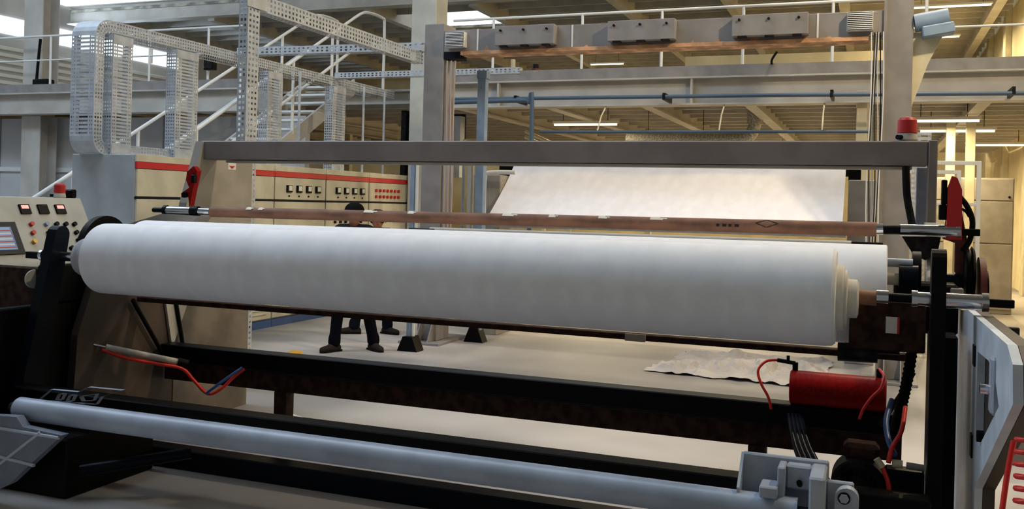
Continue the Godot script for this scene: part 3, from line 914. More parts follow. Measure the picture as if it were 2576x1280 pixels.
	box_part("lower_web", Vector3(-4.88, 0.385, -5.66), Vector3(0.17, 0.53, -5.60), "rust_dark", t, 0.003)
	rod_part("conduit", Vector3(-4.3, 0.525, -5.575), Vector3(-0.55, 0.525, -5.575), 0.012, "dark_steel", t, -1.0, 8)
	for x in [-0.65, -3.9]:
		box_part("beam_post", Vector3(x, 0.0, -5.68), Vector3(x + 0.1, 0.39, -5.58), "rust_dark", t, 0.004)
	box_part("rear_bar", Vector3(-4.88, 0.44, -4.40), Vector3(0.25, 0.555, -4.28), "black", t, 0.006)
	box_part("base_beam", Vector3(-4.6, 0.0, -4.98), Vector3(0.3, 0.125, -4.85), "black_blue", t, 0.006)
	# dark lower side boxes
	box_part("side_box", Vector3(-5.06, 0.0, -5.0), Vector3(-4.98, 1.02, -3.8), "black", t, 0.01)
	box_part("side_box", Vector3(-5.06, 1.02, -4.95), Vector3(-4.98, 1.27, -4.60), "black", t, 0.01)
	box_part("foot_box", Vector3(-4.9, 0.0, -4.8), Vector3(-4.25, 0.34, -4.1), "black", t, 0.01)
	box_part("side_box", Vector3(0.245, 0.0, -4.85), Vector3(0.365, 1.2, -4.68), "black", t, 0.008)
	# arms
	t = thing("swing_arm", "black swing arm holding the left end of the winding shaft", "arm", Vector3(-4.9, 0.3, -4.4))
	var arm := []
	for i in 9:
		var a := PI * i / 8.0
		arm.append(Vector2(0.056 * cos(a), 1.20 + 0.056 * sin(a)))
	arm.append(Vector2(-0.085, 0.0))
	arm.append(Vector2(0.10, 0.0))
	var tl := Basis(Vector3.RIGHT, -0.20)
	st = sts()
	plate(st, arm, [], Vector3(-4.92, 0.30, -4.36), tl * Vector3.BACK, tl * Vector3.UP, Vector3.RIGHT, 0.075)
	part("arm", st, "black_blue", t)
	t = thing("swing_arm", "black swing arm holding the right end of the winding shaft", "arm", Vector3(0.27, 0.3, -4.5))
	st = sts()
	plate(st, arm, [], Vector3(0.24, 0.34, -4.56), Vector3.BACK, Vector3.UP, Vector3.RIGHT, 0.06)
	part("arm", st, "black", t)

func fabric_rolls() -> void:
	var y := 1.352
	var z := -4.6
	var t := thing("fabric_roll", "huge white roll of nonwoven fabric across the winder", "fabric roll", Vector3(-2.3, y, z))
	var st := sts()
	var x0 := -4.5
	var pr := [Vector2(0.0, 0.12), Vector2(0.002, 0.205), Vector2(0.012, 0.2175)]
	for i in 80:
		var f := (i + 1) / 80.0
		var xx := lerpf(0.012, 4.30, f)
		var r := 0.219 + 0.008 * f
		if xx > 1.2 and xx < 1.42:
			r -= 0.0035
		pr.append(Vector2(xx, r))
	pr.append(Vector2(4.33, 0.224))
	pr.append(Vector2(4.345, 0.212))
	pr.append(Vector2(4.350, 0.12))
	lathe(st, Vector3(x0, y - 0.012, z), Vector3(1, 0.0035, 0), pr, 72)
	part("fabric", st, "fabric", t)
	st = sts()
	lathe(st, Vector3(-0.155, y, z), Vector3.RIGHT, [Vector2(0, 0.15), Vector2(0.028, 0.15), Vector2(0.034, 0.146), Vector2(0.036, 0.10)], 40)
	lathe(st, Vector3(-0.12, y, z), Vector3.RIGHT, [Vector2(0, 0.13), Vector2(0.012, 0.13), Vector2(0.016, 0.09), Vector2(0.055, 0.088), Vector2(0.062, 0.07), Vector2(0.064, 0.03)], 40)
	part("telescoped_edge", st, "fabric_edge", t)
	st = sts()
	lathe(st, Vector3(-4.66, y - 0.012, z), Vector3.RIGHT, [Vector2(0, 0.04), Vector2(0.001, 0.115), Vector2(0.03, 0.125), Vector2(0.06, 0.122), Vector2(0.065, 0.132), Vector2(0.11, 0.138), Vector2(0.115, 0.145), Vector2(0.165, 0.150)], 40)
	part("loose_edge", st, "fabric_grey", t)
	t = thing("winding_shaft", "chrome and black winding shaft through the big white roll", "shaft", Vector3(-2.3, y, z))
	rod_part("core", Vector3(-0.08, y + 0.008, z), Vector3(0.018, y + 0.008, z), 0.034, "cardboard", t, -1.0, 20)
	var seg := [["sleeve", 0.018, 0.068, 0.031, "chrome"], ["spindle", 0.068, 0.18, 0.02, "black"], ["collar", 0.165, 0.19, 0.038, "chrome"], ["sleeve", 0.19, 0.242, 0.032, "chrome"], ["sleeve", 0.29, 0.455, 0.034, "chrome"], ["collar", 0.448, 0.475, 0.042, "chrome"]]
	for s in seg:
		rod_part(s[0], Vector3(s[1], y + 0.016, z), Vector3(s[2], y + 0.016, z), s[3], s[4], t, -1.0, 24)
	box_part("square_end", Vector3(0.47, y - 0.002, z - 0.018), Vector3(0.575, y + 0.034, z + 0.018), "black", t, 0.003)
	for s in [["sleeve", -4.9, -4.66, 0.03, "chrome"], ["collar", -4.985, -4.955, 0.045, "black_blue"], ["sleeve", -5.02, -4.9, 0.036, "chrome"]]:
		rod_part(s[0], Vector3(s[1], y - 0.015, z), Vector3(s[2], y - 0.015, z), s[3], s[4], t, -1.0, 24)
	box_part("square_end", Vector3(-5.14, y - 0.04, z - 0.022), Vector3(-5.0, y + 0.004, z + 0.022), "black_blue", t, 0.003)
	# drum behind, covered by the web
	t = thing("winder_drum", "white covered winder drum directly behind the big roll", "drum", Vector3(-2.2, 1.335, -5.07))
	st = sts()
	lathe(st, Vector3(-4.62, 1.325, -5.08), Vector3(1, 0.003, 0), [Vector2(0, 0.0), Vector2(0, 0.24), Vector2(0.01, 0.245), Vector2(4.55, 0.25), Vector2(4.68, 0.25), Vector2(4.685, 0.245), Vector2(4.685, 0.0)], 64)
	part("shell", st, "fabric", t)
	rod_part("journal", Vector3(0.06, 1.50, -5.12), Vector3(0.185, 1.50, -5.12), 0.022, "roller_grey", t)
	rod_part("bearing", Vector3(0.12, 1.435, -5.1), Vector3(0.21, 1.435, -5.1), 0.058, "black_blue", t, -1.0, 24)
	rod_part("hub", Vector3(0.065, 1.42, -5.08), Vector3(0.12, 1.42, -5.08), 0.03, "plate_paint", t)
	rod_part("brake_disc", Vector3(0.185, 1.45, -5.2), Vector3(0.225, 1.45, -5.2), 0.11, "black", t, -1.0, 28)
	rod_part("brake_disc", Vector3(-5.02, 1.37, -5.10), Vector3(-4.97, 1.37, -5.10), 0.22, "black", t, -1.0, 36)
	rod_part("journal", Vector3(-4.97, 1.33, -5.07), Vector3(-4.62, 1.33, -5.07), 0.04, "dark_steel", t)
	# dark rollers under the roll at the right
	t = thing("support_roller", "dark support roller below the right end of the big white roll", "roller", Vector3(-2.3, 1.08, -4.95))
	rod_part("roller", Vector3(-0.15, 1.072, -4.84), Vector3(0.03, 1.075, -4.84), 0.045, "dark_steel", t, -1.0, 20)
	box_part("bearing_block", Vector3(-0.10, 1.10, -4.81), Vector3(0.235, 1.335, -4.775), "rust_dark", t, 0.006)
	var lb := box_part("label_plate", Vector3(0.062, 1.185, -4.775), Vector3(0.118, 1.262, -4.770), "paper", t, 0.0)
	box_part("label_edge", Vector3(0.112, 1.185, -4.772), Vector3(0.122, 1.262, -4.766), "red", lb, 0.0)
	rod_part("journal", Vector3(-0.09, 1.075, -4.98), Vector3(0.13, 1.08, -4.98), 0.022, "dark_steel", t)
	# guide bar
	t = thing("guide_bar", "slim grey guide bar between the cardboard core and the white drum", "bar", Vector3(-1.3, 1.56, -5.75))
	rod_part("bar", Vector3(-2.8, 1.552, -5.75), Vector3(-0.12, 1.562, -5.75), 0.022, "steel_paint", t)
	box_part("bracket", Vector3(-0.12, 1.52, -5.78), Vector3(0.05, 1.58, -5.72), "black", t)
	box_part("bracket", Vector3(-2.95, 1.50, -5.78), Vector3(-2.76, 1.565, -5.72), "black", t)
	# spare core
	y = 1.648
	z = -5.4
	t = thing("core_tube", "brown cardboard core tube on a chrome shaft above the white roll", "core tube", Vector3(-2.1, y, z))
	st = sts()
	lathe(st, Vector3(-4.33, y - 0.012, z), Vector3(1, 0.0055, 0), [Vector2(0, 0.02), Vector2(0, 0.036), Vector2(4.342, 0.0385), Vector2(4.342, 0.02)], 32)
	part("tube", st, "cardboard", t)
	for s in [[-4.02, 0.06], [-3.92, 0.05], [-3.10, 0.1], [-2.78, 0.06], [-2.13, 0.10], [-1.83, 0.06], [-1.52, 0.07], [-1.21, 0.1]]:
		var yy: float = y - 0.012 + (s[0] + 4.33) * 0.0055
		st = sts()
		for k in 5:
			var a0 := deg_to_rad(35.0 + k * 13.0)
			var a1 := deg_to_rad(35.0 + (k + 1) * 13.0)
			var f0 := Vector3(0, sin(a0), cos(a0))
			var f1 := Vector3(0, sin(a1), cos(a1))
			var c := Vector3(s[0], yy, z)
			var e := Vector3(s[1] * (0.75 + 0.25 * sin(k * 2.0)), 0, 0)
			quad(st, c + f0 * 0.0392, c + f0 * 0.0392 + e, c + f1 * 0.0392 + e, c + f1 * 0.0392, (f0 + f1).normalized())
		part("tape", st, "tape", t)
	st = sts()
	for k in 4:
		var a0 := deg_to_rad(-8.0 + k * 18.0)
		var a1 := deg_to_rad(10.0 + k * 18.0)
		var h0 := 0.060 * (1.0 - absf(k - 2.0) / 2.0)
		var h1 := 0.060 * (1.0 - absf(k - 1.0) / 2.0)
		var c := Vector3(-0.56, y + 0.009, z)
		for hs in [[h0, h1, -1.0], [h0, h1, 1.0]]:
			var p0 := c + Vector3(hs[0] * hs[2], sin(a0) * 0.0395, cos(a0) * 0.0395)
			var p1 := c + Vector3(hs[1] * hs[2], sin(a1) * 0.0395, cos(a1) * 0.0395)
			quad(st, p0, p0 + Vector3(0.012, 0, 0), p1 + Vector3(0.012, 0, 0), p1, Vector3(0, sin(a0), cos(a0)))
	part("diamond_mark", st, "cable_dark", t)
	st = sts()
	for k in 4:
		var c := Vector3(-0.83 + k * 0.034, y + 0.007, z)
		var a0 := deg_to_rad(-8.0)
		var a1 := deg_to_rad(14.0)
		var w := Vector3(0.018 + 0.006 * (k % 2), 0, 0)
		quad(st, c + Vector3(0, sin(a0), cos(a0)) * 0.0394, c + w + Vector3(0, sin(a0), cos(a0)) * 0.0394, c + w + Vector3(0, sin(a1), cos(a1)) * 0.0394, c + Vector3(0, sin(a1), cos(a1)) * 0.0394, Vector3(0, 0.05, 1).normalized())
	part("stamp_mark", st, "cable_dark", t)
	var yr := y + 0.012
	for s in [["collar", 0.01, 0.045, 0.03, "chrome"], ["spindle", 0.045, 0.135, 0.025, "black"], ["sleeve", 0.13, 0.41, 0.032, "chrome"], ["collar", 0.40, 0.42, 0.036, "chrome"]]:
		rod_part(s[0], Vector3(s[1], yr, z), Vector3(s[2], yr + 0.002, z), s[3], s[4], t, -1.0, 24)
	box_part("square_end", Vector3(0.42, yr - 0.018, z - 0.018), Vector3(0.51, yr + 0.018, z + 0.018), "black", t, 0.003)
	var yl := y - 0.012
	for s in [["spindle", -4.46, -4.33, 0.026, "chrome"], ["collar", -4.50, -4.44, 0.036, "black"], ["sleeve", -4.73, -4.48, 0.03, "chrome"], ["collar", -4.74, -4.715, 0.036, "black_blue"]]:
		rod_part(s[0], Vector3(s[1], yl, z), Vector3(s[2], yl, z), s[3], s[4], t, -1.0, 24)
	rod_part("square_end", Vector3(-4.84, yl, z), Vector3(-4.74, yl, z), 0.018, "black_blue", t, -1.0, 8)
	t = thing("core_rest", "tan sloping core rest plate under the left end of the cardboard core", "plate", Vector3(-4.8, 1.5, -5.4))
	st = sts()
	plate(st, [Vector2(-5.05, 1.52), Vector2(-4.72, 1.61), Vector2(-4.40, 1.605), Vector2(-4.5, 1.50)], [], Vector3(0, 0, -5.50), Vector3.RIGHT, Vector3.UP, Vector3.BACK, 0.16)
	part("plate", st, "plate_paint", t)

func right_drive() -> void:
	var t := thing("clamp_cylinder", "red pneumatic clamp arm with black hose beside the right upright", "clamp", Vector3(0.39, 1.5, -5.5))
	var st := sts()
	plate(st, [Vector2(-0.035, 0), Vector2(0.04, 0), Vector2(0.035, 0.26), Vector2(0.012, 0.32), Vector2(-0.012, 0.33), Vector2(-0.03, 0.27)], [], Vector3(0.385, 1.62, -5.45), Vector3.RIGHT, Vector3.UP, Vector3.BACK, 0.07)
	part("lever", st, "red", t)
	box_part("valve", Vector3(0.325, 1.80, -5.46), Vector3(0.352, 1.93, -5.40), "black", t)
	box_part("valve", Vector3(0.315, 1.72, -5.46), Vector3(0.352, 1.80, -5.40), "black", t)
	st = sts()
	plate(st, [Vector2(0.36, 1.80), Vector2(0.42, 1.80), Vector2(0.48, 1.50), Vector2(0.43, 1.40), Vector2(0.40, 1.45), Vector2(0.40, 1.60), Vector2(0.34, 1.62)], [], Vector3(0, 0, -5.50), Vector3.RIGHT, Vector3.UP, Vector3.BACK, 0.05)
	part("arm", st, "red_brown", t)
	tube_part("hose", smooth_path([Vector3(0.405, 1.85, -5.42), Vector3(0.445, 1.80, -5.42), Vector3(0.475, 1.72, -5.42), Vector3(0.465, 1.62, -5.42), Vector3(0.43, 1.56, -5.42)]), 0.014, "rubber", t)
	tube_part("hose", smooth_path([Vector3(0.40, 1.79, -5.42), Vector3(0.44, 1.77, -5.42), Vector3(0.46, 1.74, -5.42)]), 0.007, "rubber", t)
	t = thing("clamp_cylinder", "red pneumatic clamp arm at the slanting left side plate", "clamp", Vector3(-4.95, 1.7, -5.7))
	st = sts()
	var cl := []
	for q in [Vector2(0.0, 0.0), Vector2(0.05, 0.24), Vector2(0.10, 0.44), Vector2(0.045, 0.50), Vector2(-0.05, 0.43), Vector2(-0.06, 0.33), Vector2(-0.01, 0.24), Vector2(-0.13, 0.17), Vector2(-0.12, 0.12), Vector2(-0.02, 0.13)]:
		cl.append(q * 0.62)
	plate(st, cl, [], Vector3(-4.765, 1.655, -5.74), Vector3.RIGHT, Vector3.UP, Vector3.BACK, 0.05)
	part("lever", st, "red_tank", t)
	rod_part("pivot", Vector3(-4.80, 1.75, -5.69), Vector3(-4.80, 1.75, -5.67), 0.022, "black", t)
	box_part("valve", Vector3(-4.735, 1.84, -5.70), Vector3(-4.705, 1.90, -5.66), "black", t)
	t = thing("drive_wheel", "black drive wheel with a red guard at the far right of the winder", "wheel", Vector3(0.48, 1.4, -5.4))
	st = sts()
	lathe(st, Vector3(0.44, 1.44, -5.5), Vector3.RIGHT, [Vector2(0, 0), Vector2(0, 0.13), Vector2(0.01, 0.145), Vector2(0.018, 0.13), Vector2(0.035, 0.13), Vector2(0.042, 0.145), Vector2(0.055, 0.13), Vector2(0.055, 0)], 32)
	part("wheel", st, "black", t)
	rod_part("guard", Vector3(0.515, 1.36, -5.5), Vector3(0.545, 1.36, -5.5), 0.17, "red_brown", t, -1.0, 36)
	rod_part("cap", Vector3(0.545, 1.36, -5.5), Vector3(0.56, 1.36, -5.5), 0.10, "black", t, -1.0, 28)
	rod_part("axle", Vector3(0.36, 1.40, -5.45), Vector3(0.45, 1.40, -5.45), 0.04, "black_blue", t, -1.0, 20)
	box_part("guard_leg", Vector3(0.50, 1.05, -5.54), Vector3(0.53, 1.30, -5.46), "red", t)
	t = thing("gear_housing", "black gear housing below the shaft behind the right swing arm", "machine", Vector3(0.2, 1.1, -5.2))
	box_part("housing", Vector3(0.10, 1.15, -5.35), Vector3(0.40, 1.40, -5.15), "black", t, 0.012)
	box_part("fitting", Vector3(0.36, 1.355, -5.2), Vector3(0.42, 1.385, -5.14), "plate_paint", t)
	st = sts()
	plate(st, [Vector2(0.12, 1.66), Vector2(0.34, 1.66), Vector2(0.32, 1.54), Vector2(0.26, 1.50), Vector2(0.20, 1.53)], [], Vector3(0, 0, -5.62), Vector3.RIGHT, Vector3.UP, Vector3.BACK, 0.10)
	part("saddle", st, "dark_steel", t)
	# hoses
	st = sts()
	tube(st, smooth_path([Vector3(0.165, 2.02, -5.98), Vector3(0.175, 1.85, -5.95), Vector3(0.205, 1.68, -5.9), Vector3(0.215, 1.55, -5.8)]), 0.022)
	single("air_hose", st, "rubber", "straight black hose hanging from the right end of the grey cross beam", "hose")
	st = sts()
	tube(st, smooth_path([Vector3(0.19, 1.20, -5.0), Vector3(0.185, 1.08, -4.98), Vector3(0.165, 0.92, -4.98), Vector3(0.14, 0.78, -5.0), Vector3(0.12, 0.66, -5.1)], 14), 0.026, 12, 0.10)
	single("ribbed_hose", st, "rubber", "black ribbed hose dropping beside the red tank, thicker one", "hose")
	st = sts()
	tube(st, smooth_path([Vector3(0.20, 0.95, -5.15), Vector3(0.15, 0.83, -5.2), Vector3(0.10, 0.72, -5.3), Vector3(0.06, 0.62, -5.4)]), 0.014)
	single("air_hose", st, "rubber", "thin black hose branching off right behind the red tank", "hose")
	st = sts()
	var coil := []
	for i in 260:
		var a := i * 0.42
		coil.append(Vector3(0.475 + 0.036 * cos(a), 1.06 - i * 0.0026, -3.38 + 0.036 * sin(a)))
	tube(st, coil, 0.0085, 7)
	single("coiled_hose", st, "red_hose", "red coiled air hose hanging at the lower right edge", "hose")
	st = sts()
	tube(st, smooth_path([Vector3(0.44, 1.02, -3.45), Vector3(0.425, 0.92, -3.45), Vector3(0.41, 0.82, -3.42), Vector3(0.395, 0.70, -3.4)]), 0.009)
	single("air_hose", st, "red_hose", "straight red hose left of the red coil", "hose")
	# red air tank on the lower beam
	t = thing("air_tank", "dark red cylindrical air tank on the black lower beam", "tank", Vector3(-0.17, 0.65, -5.6))
	st = sts()
	lathe(st, Vector3(-0.425, 0.745, -5.6), Vector3.RIGHT, [Vector2(0, 0), Vector2(0, 0.088), Vector2(0.006, 0.095), Vector2(0.504, 0.095), Vector2(0.51, 0.088), Vector2(0.51, 0)], 40)
	part("vessel", st, "red_tank", t)
	for x in [-0.40, 0.045]:
		rod_part("fitting", Vector3(x, 0.835, -5.6), Vector3(x, 0.885, -5.6), 0.016, "black", t, -1.0, 10)
	rod_part("fitting", Vector3(-0.40, 0.88, -5.6), Vector3(-0.50, 0.89, -5.6), 0.012, "black", t, -1.0, 10)
	rod_part("fitting", Vector3(-0.44, 0.88, -5.6), Vector3(-0.44, 0.92, -5.6), 0.009, "black", t, -1.0, 8)
	st = sts()
	tube(st, smooth_path([Vector3(-0.50, 0.89, -5.6), Vector3(-0.56, 0.88, -5.58), Vector3(-0.60, 0.83, -5.55), Vector3(-0.58, 0.76, -5.53), Vector3(-0.54, 0.69, -5.53), Vector3(-0.52, 0.62, -5.53)]), 0.008)
	single("air_hose", st, "red_hose", "thin red hose looping from the left fitting of the red tank", "hose")
	st = sts()
	tube(st, smooth_path([Vector3(0.045, 0.885, -5.6), Vector3(0.07, 0.86, -5.52), Vector3(0.055, 0.80, -5.49), Vector3(0.01, 0.745, -5.49), Vector3(-0.03, 0.68, -5.49), Vector3(-0.05, 0.62, -5.5)]), 0.008)
	single("air_hose", st, "red_hose", "thin red hose from the right fitting down the front of the red tank", "hose")
	t = thing("blue_belt", "dark blue cable bundle slanting from the beam to the gear motor", "cable", Vector3(-0.3, 0.4, -5.0))
	for i in 4:
		tube_part("strand", smooth_path([Vector3(-0.42 + i * 0.02, 0.60, -5.52), Vector3(-0.36 + i * 0.024, 0.50, -5.2), Vector3(-0.24 + i * 0.026, 0.36 + i * 0.01, -4.9), Vector3(-0.12 + i * 0.02, 0.27 + i * 0.015, -4.7)]), 0.016, "black_blue", t)
	t = thing("gear_motor", "dark grimy gear motor in the lower right corner of the frame", "motor", Vector3(0, 0.2, -4.6))
	st = sts()
	lathe(st, Vector3(-0.04, 0.50, -4.75), Vector3.BACK, [Vector2(0, 0), Vector2(0, 0.12), Vector2(0.16, 0.12), Vector2(0.17, 0.11), Vector2(0.17, 0.085), Vector2(0.15, 0.08), Vector2(0.15, 0.05), Vector2(0.19, 0.045), Vector2(0.19, 0)], 32)
	part("housing", st, "dark_steel", t)
	for i in 7:
		box_part("fin", Vector3(-0.10 + i * 0.02, 0.45, -4.60), Vector3(-0.092 + i * 0.02, 0.56, -4.585), "dark_steel", t, 0.0)
	box_part("terminal_box", Vector3(-0.11, 0.60, -4.76), Vector3(0.05, 0.68, -4.64), "rust_dark", t, 0.02)
	box_part("bracket", Vector3(-0.12, 0.0, -4.74), Vector3(0.2, 0.40, -4.64), "black", t, 0.01)
	t = thing("valve_block", "black valve block with cream fittings beside the gear motor", "valve", Vector3(0.13, 0.5, -4.6))
	box_part("block", Vector3(0.07, 0.42, -4.66), Vector3(0.235, 0.60, -4.56), "black_blue", t, 0.01)
	rod_part("fitting", Vector3(0.10, 0.625, -4.58), Vector3(0.145, 0.625, -4.58), 0.018, "cream_steel", t, -1.0, 12)
	rod_part("fitting", Vector3(0.16, 0.622, -4.58), Vector3(0.235, 0.618, -4.58), 0.016, "plate_paint", t, -1.0, 12)
	rod_part("fitting", Vector3(0.035, 0.645, -4.55), Vector3(0.06, 0.61, -4.55), 0.015, "cream_steel", t, -1.0, 12)
	for h in [[Vector3(0.16, 0.82, -4.9), Vector3(0.14, 0.75, -4.7), Vector3(0.10, 0.69, -4.6), Vector3(0.085, 0.63, -4.56)], [Vector3(0.06, 0.61, -4.55), Vector3(0.085, 0.55, -4.54), Vector3(0.10, 0.48, -4.53), Vector3(0.16, 0.42, -4.52)], [Vector3(0.08, 0.47, -4.53), Vector3(0.12, 0.45, -4.52), Vector3(0.18, 0.40, -4.52)]]:
		tube_part("hose", smooth_path(h), 0.011, "red_hose", t)
	tube_part("hose", smooth_path([Vector3(0.10, 0.84, -4.95), Vector3(0.075, 0.77, -4.8), Vector3(0.085, 0.70, -4.7), Vector3(0.11, 0.66, -4.6)]), 0.013, "blue_hose", t)

func front_roller() -> void:
	var t := thing("front_roller", "long blue grey front roller running across the bottom of the picture", "roller", Vector3(-2.3, 0.517, -4.0))
	rod_part("tube", Vector3(-4.50, 0.515, -4.0), Vector3(-0.262, 0.52, -4.0), 0.063, "roller_grey", t, -1.0, 40)
	rod_part("journal", Vector3(-4.56, 0.515, -4.0), Vector3(-4.50, 0.515, -4.0), 0.03, "dark_steel", t)
	rod_part("journal", Vector3(-0.262, 0.52, -4.0), Vector3(-0.2, 0.52, -4.0), 0.03, "dark_steel", t)
	# right bracket: open channel box with ribs and a pivot lug
	t = thing("roller_bracket", "grey cast bracket with pivot lug holding the right end of the front roller", "bracket", Vector3(-0.3, 0.5, -3.95))
	box_part("back_plate", Vector3(-0.50, 0.50, -4.14), Vector3(-0.15, 0.715, -4.11), "bracket_grey", t, 0.006)
	var st := sts()
	plate(st, [Vector2(-4.12, 0.715), Vector2(-3.98, 0.60), Vector2(-3.98, 0.50), Vector2(-4.12, 0.50)], [], Vector3(-0.505, 0, 0), Vector3.BACK, Vector3.UP, Vector3.RIGHT, 0.012)
	part("rib", st, "bracket_grey", t)
	box_part("rib", Vector3(-0.345, 0.55, -4.11), Vector3(-0.315, 0.70, -3.99), "bracket_grey", t, 0.005)
	box_part("step", Vector3(-0.41, 0.585, -4.05), Vector3(-0.34, 0.63, -3.93), "bracket_grey", t, 0.005)
	box_part("cheek", Vector3(-0.215, 0.44, -4.11), Vector3(-0.155, 0.705, -3.88), "bracket_grey", t, 0.008)
	box_part("upper_cover", Vector3(-0.315, 0.60, -4.11), Vector3(-0.215, 0.70, -4.05), "bracket_grey", t, 0.008)
	rod_part("screw", Vector3(-0.26, 0.625, -4.05), Vector3(-0.26, 0.64, -4.02), 0.012, "black", t, -1.0, 10)
	box_part("arm", Vector3(-0.155, 0.42, -4.06), Vector3(-0.05, 0.66, -4.03), "bracket_grey", t, 0.006)
	st = sts()
	var lug := []
	for i in 11:
		var a := PI * i / 10.0
		lug.append(Vector2(-0.075 + 0.045 * cos(a), 0.615 + 0.045 * sin(a)))
	lug.append(Vector2(-0.12, 0.42))
	lug.append(Vector2(-0.03, 0.42))
	plate(st, lug, [], Vector3(0, 0, -4.0), Vector3.RIGHT, Vector3.UP, Vector3.BACK, 0.05)
	var lg := part("lug", st, "bracket_grey", t)
	rod_part("bolt_ring", Vector3(-0.085, 0.62, -3.955), Vector3(-0.085, 0.62, -3.945), 0.024, "dark_steel", lg, -1.0, 20)
	rod_part("bolt", Vector3(-0.085, 0.62, -3.95), Vector3(-0.085, 0.62, -3.938), 0.019, "bracket_grey", lg, -1.0, 6)
	box_part("foot", Vector3(-0.15, 0.30, -4.0), Vector3(0.05, 0.50, -3.9), "bracket_grey", t, 0.008)
	box_part("leg", Vector3(-0.45, 0.0, -4.3), Vector3(-0.2, 0.44, -4.14), "black", t, 0.008)
	# left lever and its plates
	t = thing("roller_bracket", "dark grey ribbed lever holding the left end of the front roller", "bracket", Vector3(-4.4, 0.3, -3.85))
	st = sts()
	plate(st, [Vector2(-4.95, 0.47), Vector2(-4.38, 0.505), Vector2(-4.33, 0.455), Vector2(-4.05, 0.44), Vector2(-4.42, 0.13), Vector2(-4.70, -0.0), Vector2(-4.95, 0.0)], [], Vector3(0, 0, -3.92), Vector3.RIGHT, Vector3.UP, Vector3.BACK, 0.05)
	part("lever", st, "lever_grey", t)
	for r in [[Vector3(-4.50, 0.43, -3.87), Vector3(-4.07, 0.425, -3.87)], [Vector3(-4.60, 0.28, -3.87), Vector3(-4.24, 0.255, -3.87)], [Vector3(-4.20, 0.44, -3.87), Vector3(-4.62, 0.14, -3.87)]]:
		st = sts()
		cy(st, r[0], r[1], 0.010, -1.0, 6)
		part("rib", st, "bracket_grey", t)
	t = thing("guide_plate", "grey notched guide plate above the left end of the front roller", "plate", Vector3(-4.3, 0.55, -4.2))
	st = sts()
	plate(st, [Vector2(-4.56, 0.52), Vector2(-4.46, 0.595), Vector2(-4.25, 0.60), Vector2(-4.18, 0.635), Vector2(-3.93, 0.64), Vector2(-4.08, 0.59), Vector2(-4.12, 0.54)], [[Vector2(-4.40, 0.575), Vector2(-4.36, 0.575), Vector2(-4.38, 0.54), Vector2(-4.42, 0.54)], [Vector2(-4.32, 0.575), Vector2(-4.28, 0.575), Vector2(-4.30, 0.54), Vector2(-4.34, 0.54)], [Vector2(-4.24, 0.575), Vector2(-4.12, 0.60), Vector2(-4.14, 0.56), Vector2(-4.22, 0.55)]], Vector3(0, 0, -4.2), Vector3.RIGHT, Vector3.UP, Vector3.BACK, 0.03)
	part("plate", st, "bracket_grey", t)
	t = thing("air_cylinder", "slim grey pneumatic cylinder inside the left machine frame", "cylinder", Vector3(-4.8, 0.65, -5.2))
	rod_part("barrel", Vector3(-4.86, 0.70, -5.0), Vector3(-4.55, 0.575, -5.35), 0.022, "steel_paint", t)
	rod_part("piston_rod", Vector3(-4.99, 0.75, -4.86), Vector3(-4.86, 0.70, -5.0), 0.009, "chrome", t)
	rod_part("end_cap", Vector3(-4.55, 0.575, -5.35), Vector3(-4.50, 0.555, -5.40), 0.03, "black", t)
	var st2 := sts()
	tube(st2, smooth_path([Vector3(-4.87, 0.685, -4.98), Vector3(-4.77, 0.625, -5.08), Vector3(-4.62, 0.57, -5.24), Vector3(-4.52, 0.53, -5.36), Vector3(-4.46, 0.44, -5.42), Vector3(-4.36, 0.35, -5.45), Vector3(-4.27, 0.39, -5.48), Vector3(-4.20, 0.47, -5.52), Vector3(-4.13, 0.53, -5.55)]), 0.012)
	single("air_hose", st2, "red_hose", "red hose sagging in a V below the pneumatic cylinder at the left", "hose")
	st2 = sts()
	tube(st2, smooth_path([Vector3(-4.36, 0.355, -5.43), Vector3(-4.28, 0.42, -5.45), Vector3(-4.20, 0.49, -5.50), Vector3(-4.14, 0.54, -5.54)]), 0.010)
	single("air_hose", st2, "blue_hose", "short blue hose beside the sagging red hose at the left", "hose")
	st2 = sts()
	tube(st2, [Vector3(-4.20, 0.16, -4.15), Vector3(-3.75, 0.22, -4.55)], 0.035, 12)
	single("damper", st2, "black_blue", "dark damper cylinder lying near the floor at the lower left", "cylinder")

func beacon(t_label: String, at: Vector3, s: float) -> void:
	var t := thing("beacon_light", t_label, "beacon", at)
	var st := sts()
	lathe(st, at, Vector3.UP, [Vector2(0, 0), Vector2(0, 0.052 * s), Vector2(0.012 * s, 0.056 * s), Vector2(0.045 * s, 0.05 * s), Vector2(0.05 * s, 0)], 24)
	part("base", st, "steel_paint", t)
	st = sts()
	lathe(st, at + Vector3.UP * 0.048 * s, Vector3.UP, [Vector2(0, 0), Vector2(0, 0.052 * s), Vector2(0.07 * s, 0.05 * s), Vector2(0.085 * s, 0.04 * s), Vector2(0.092 * s, 0.0)], 24)
	part("dome", st, "red", t)
	rod_part("cable_gland", at + Vector3(-0.03 * s, 0.022 * s, 0.04 * s), at + Vector3(-0.05 * s, 0.022 * s, 0.065 * s), 0.014 * s, "black", t, -1.0, 10)

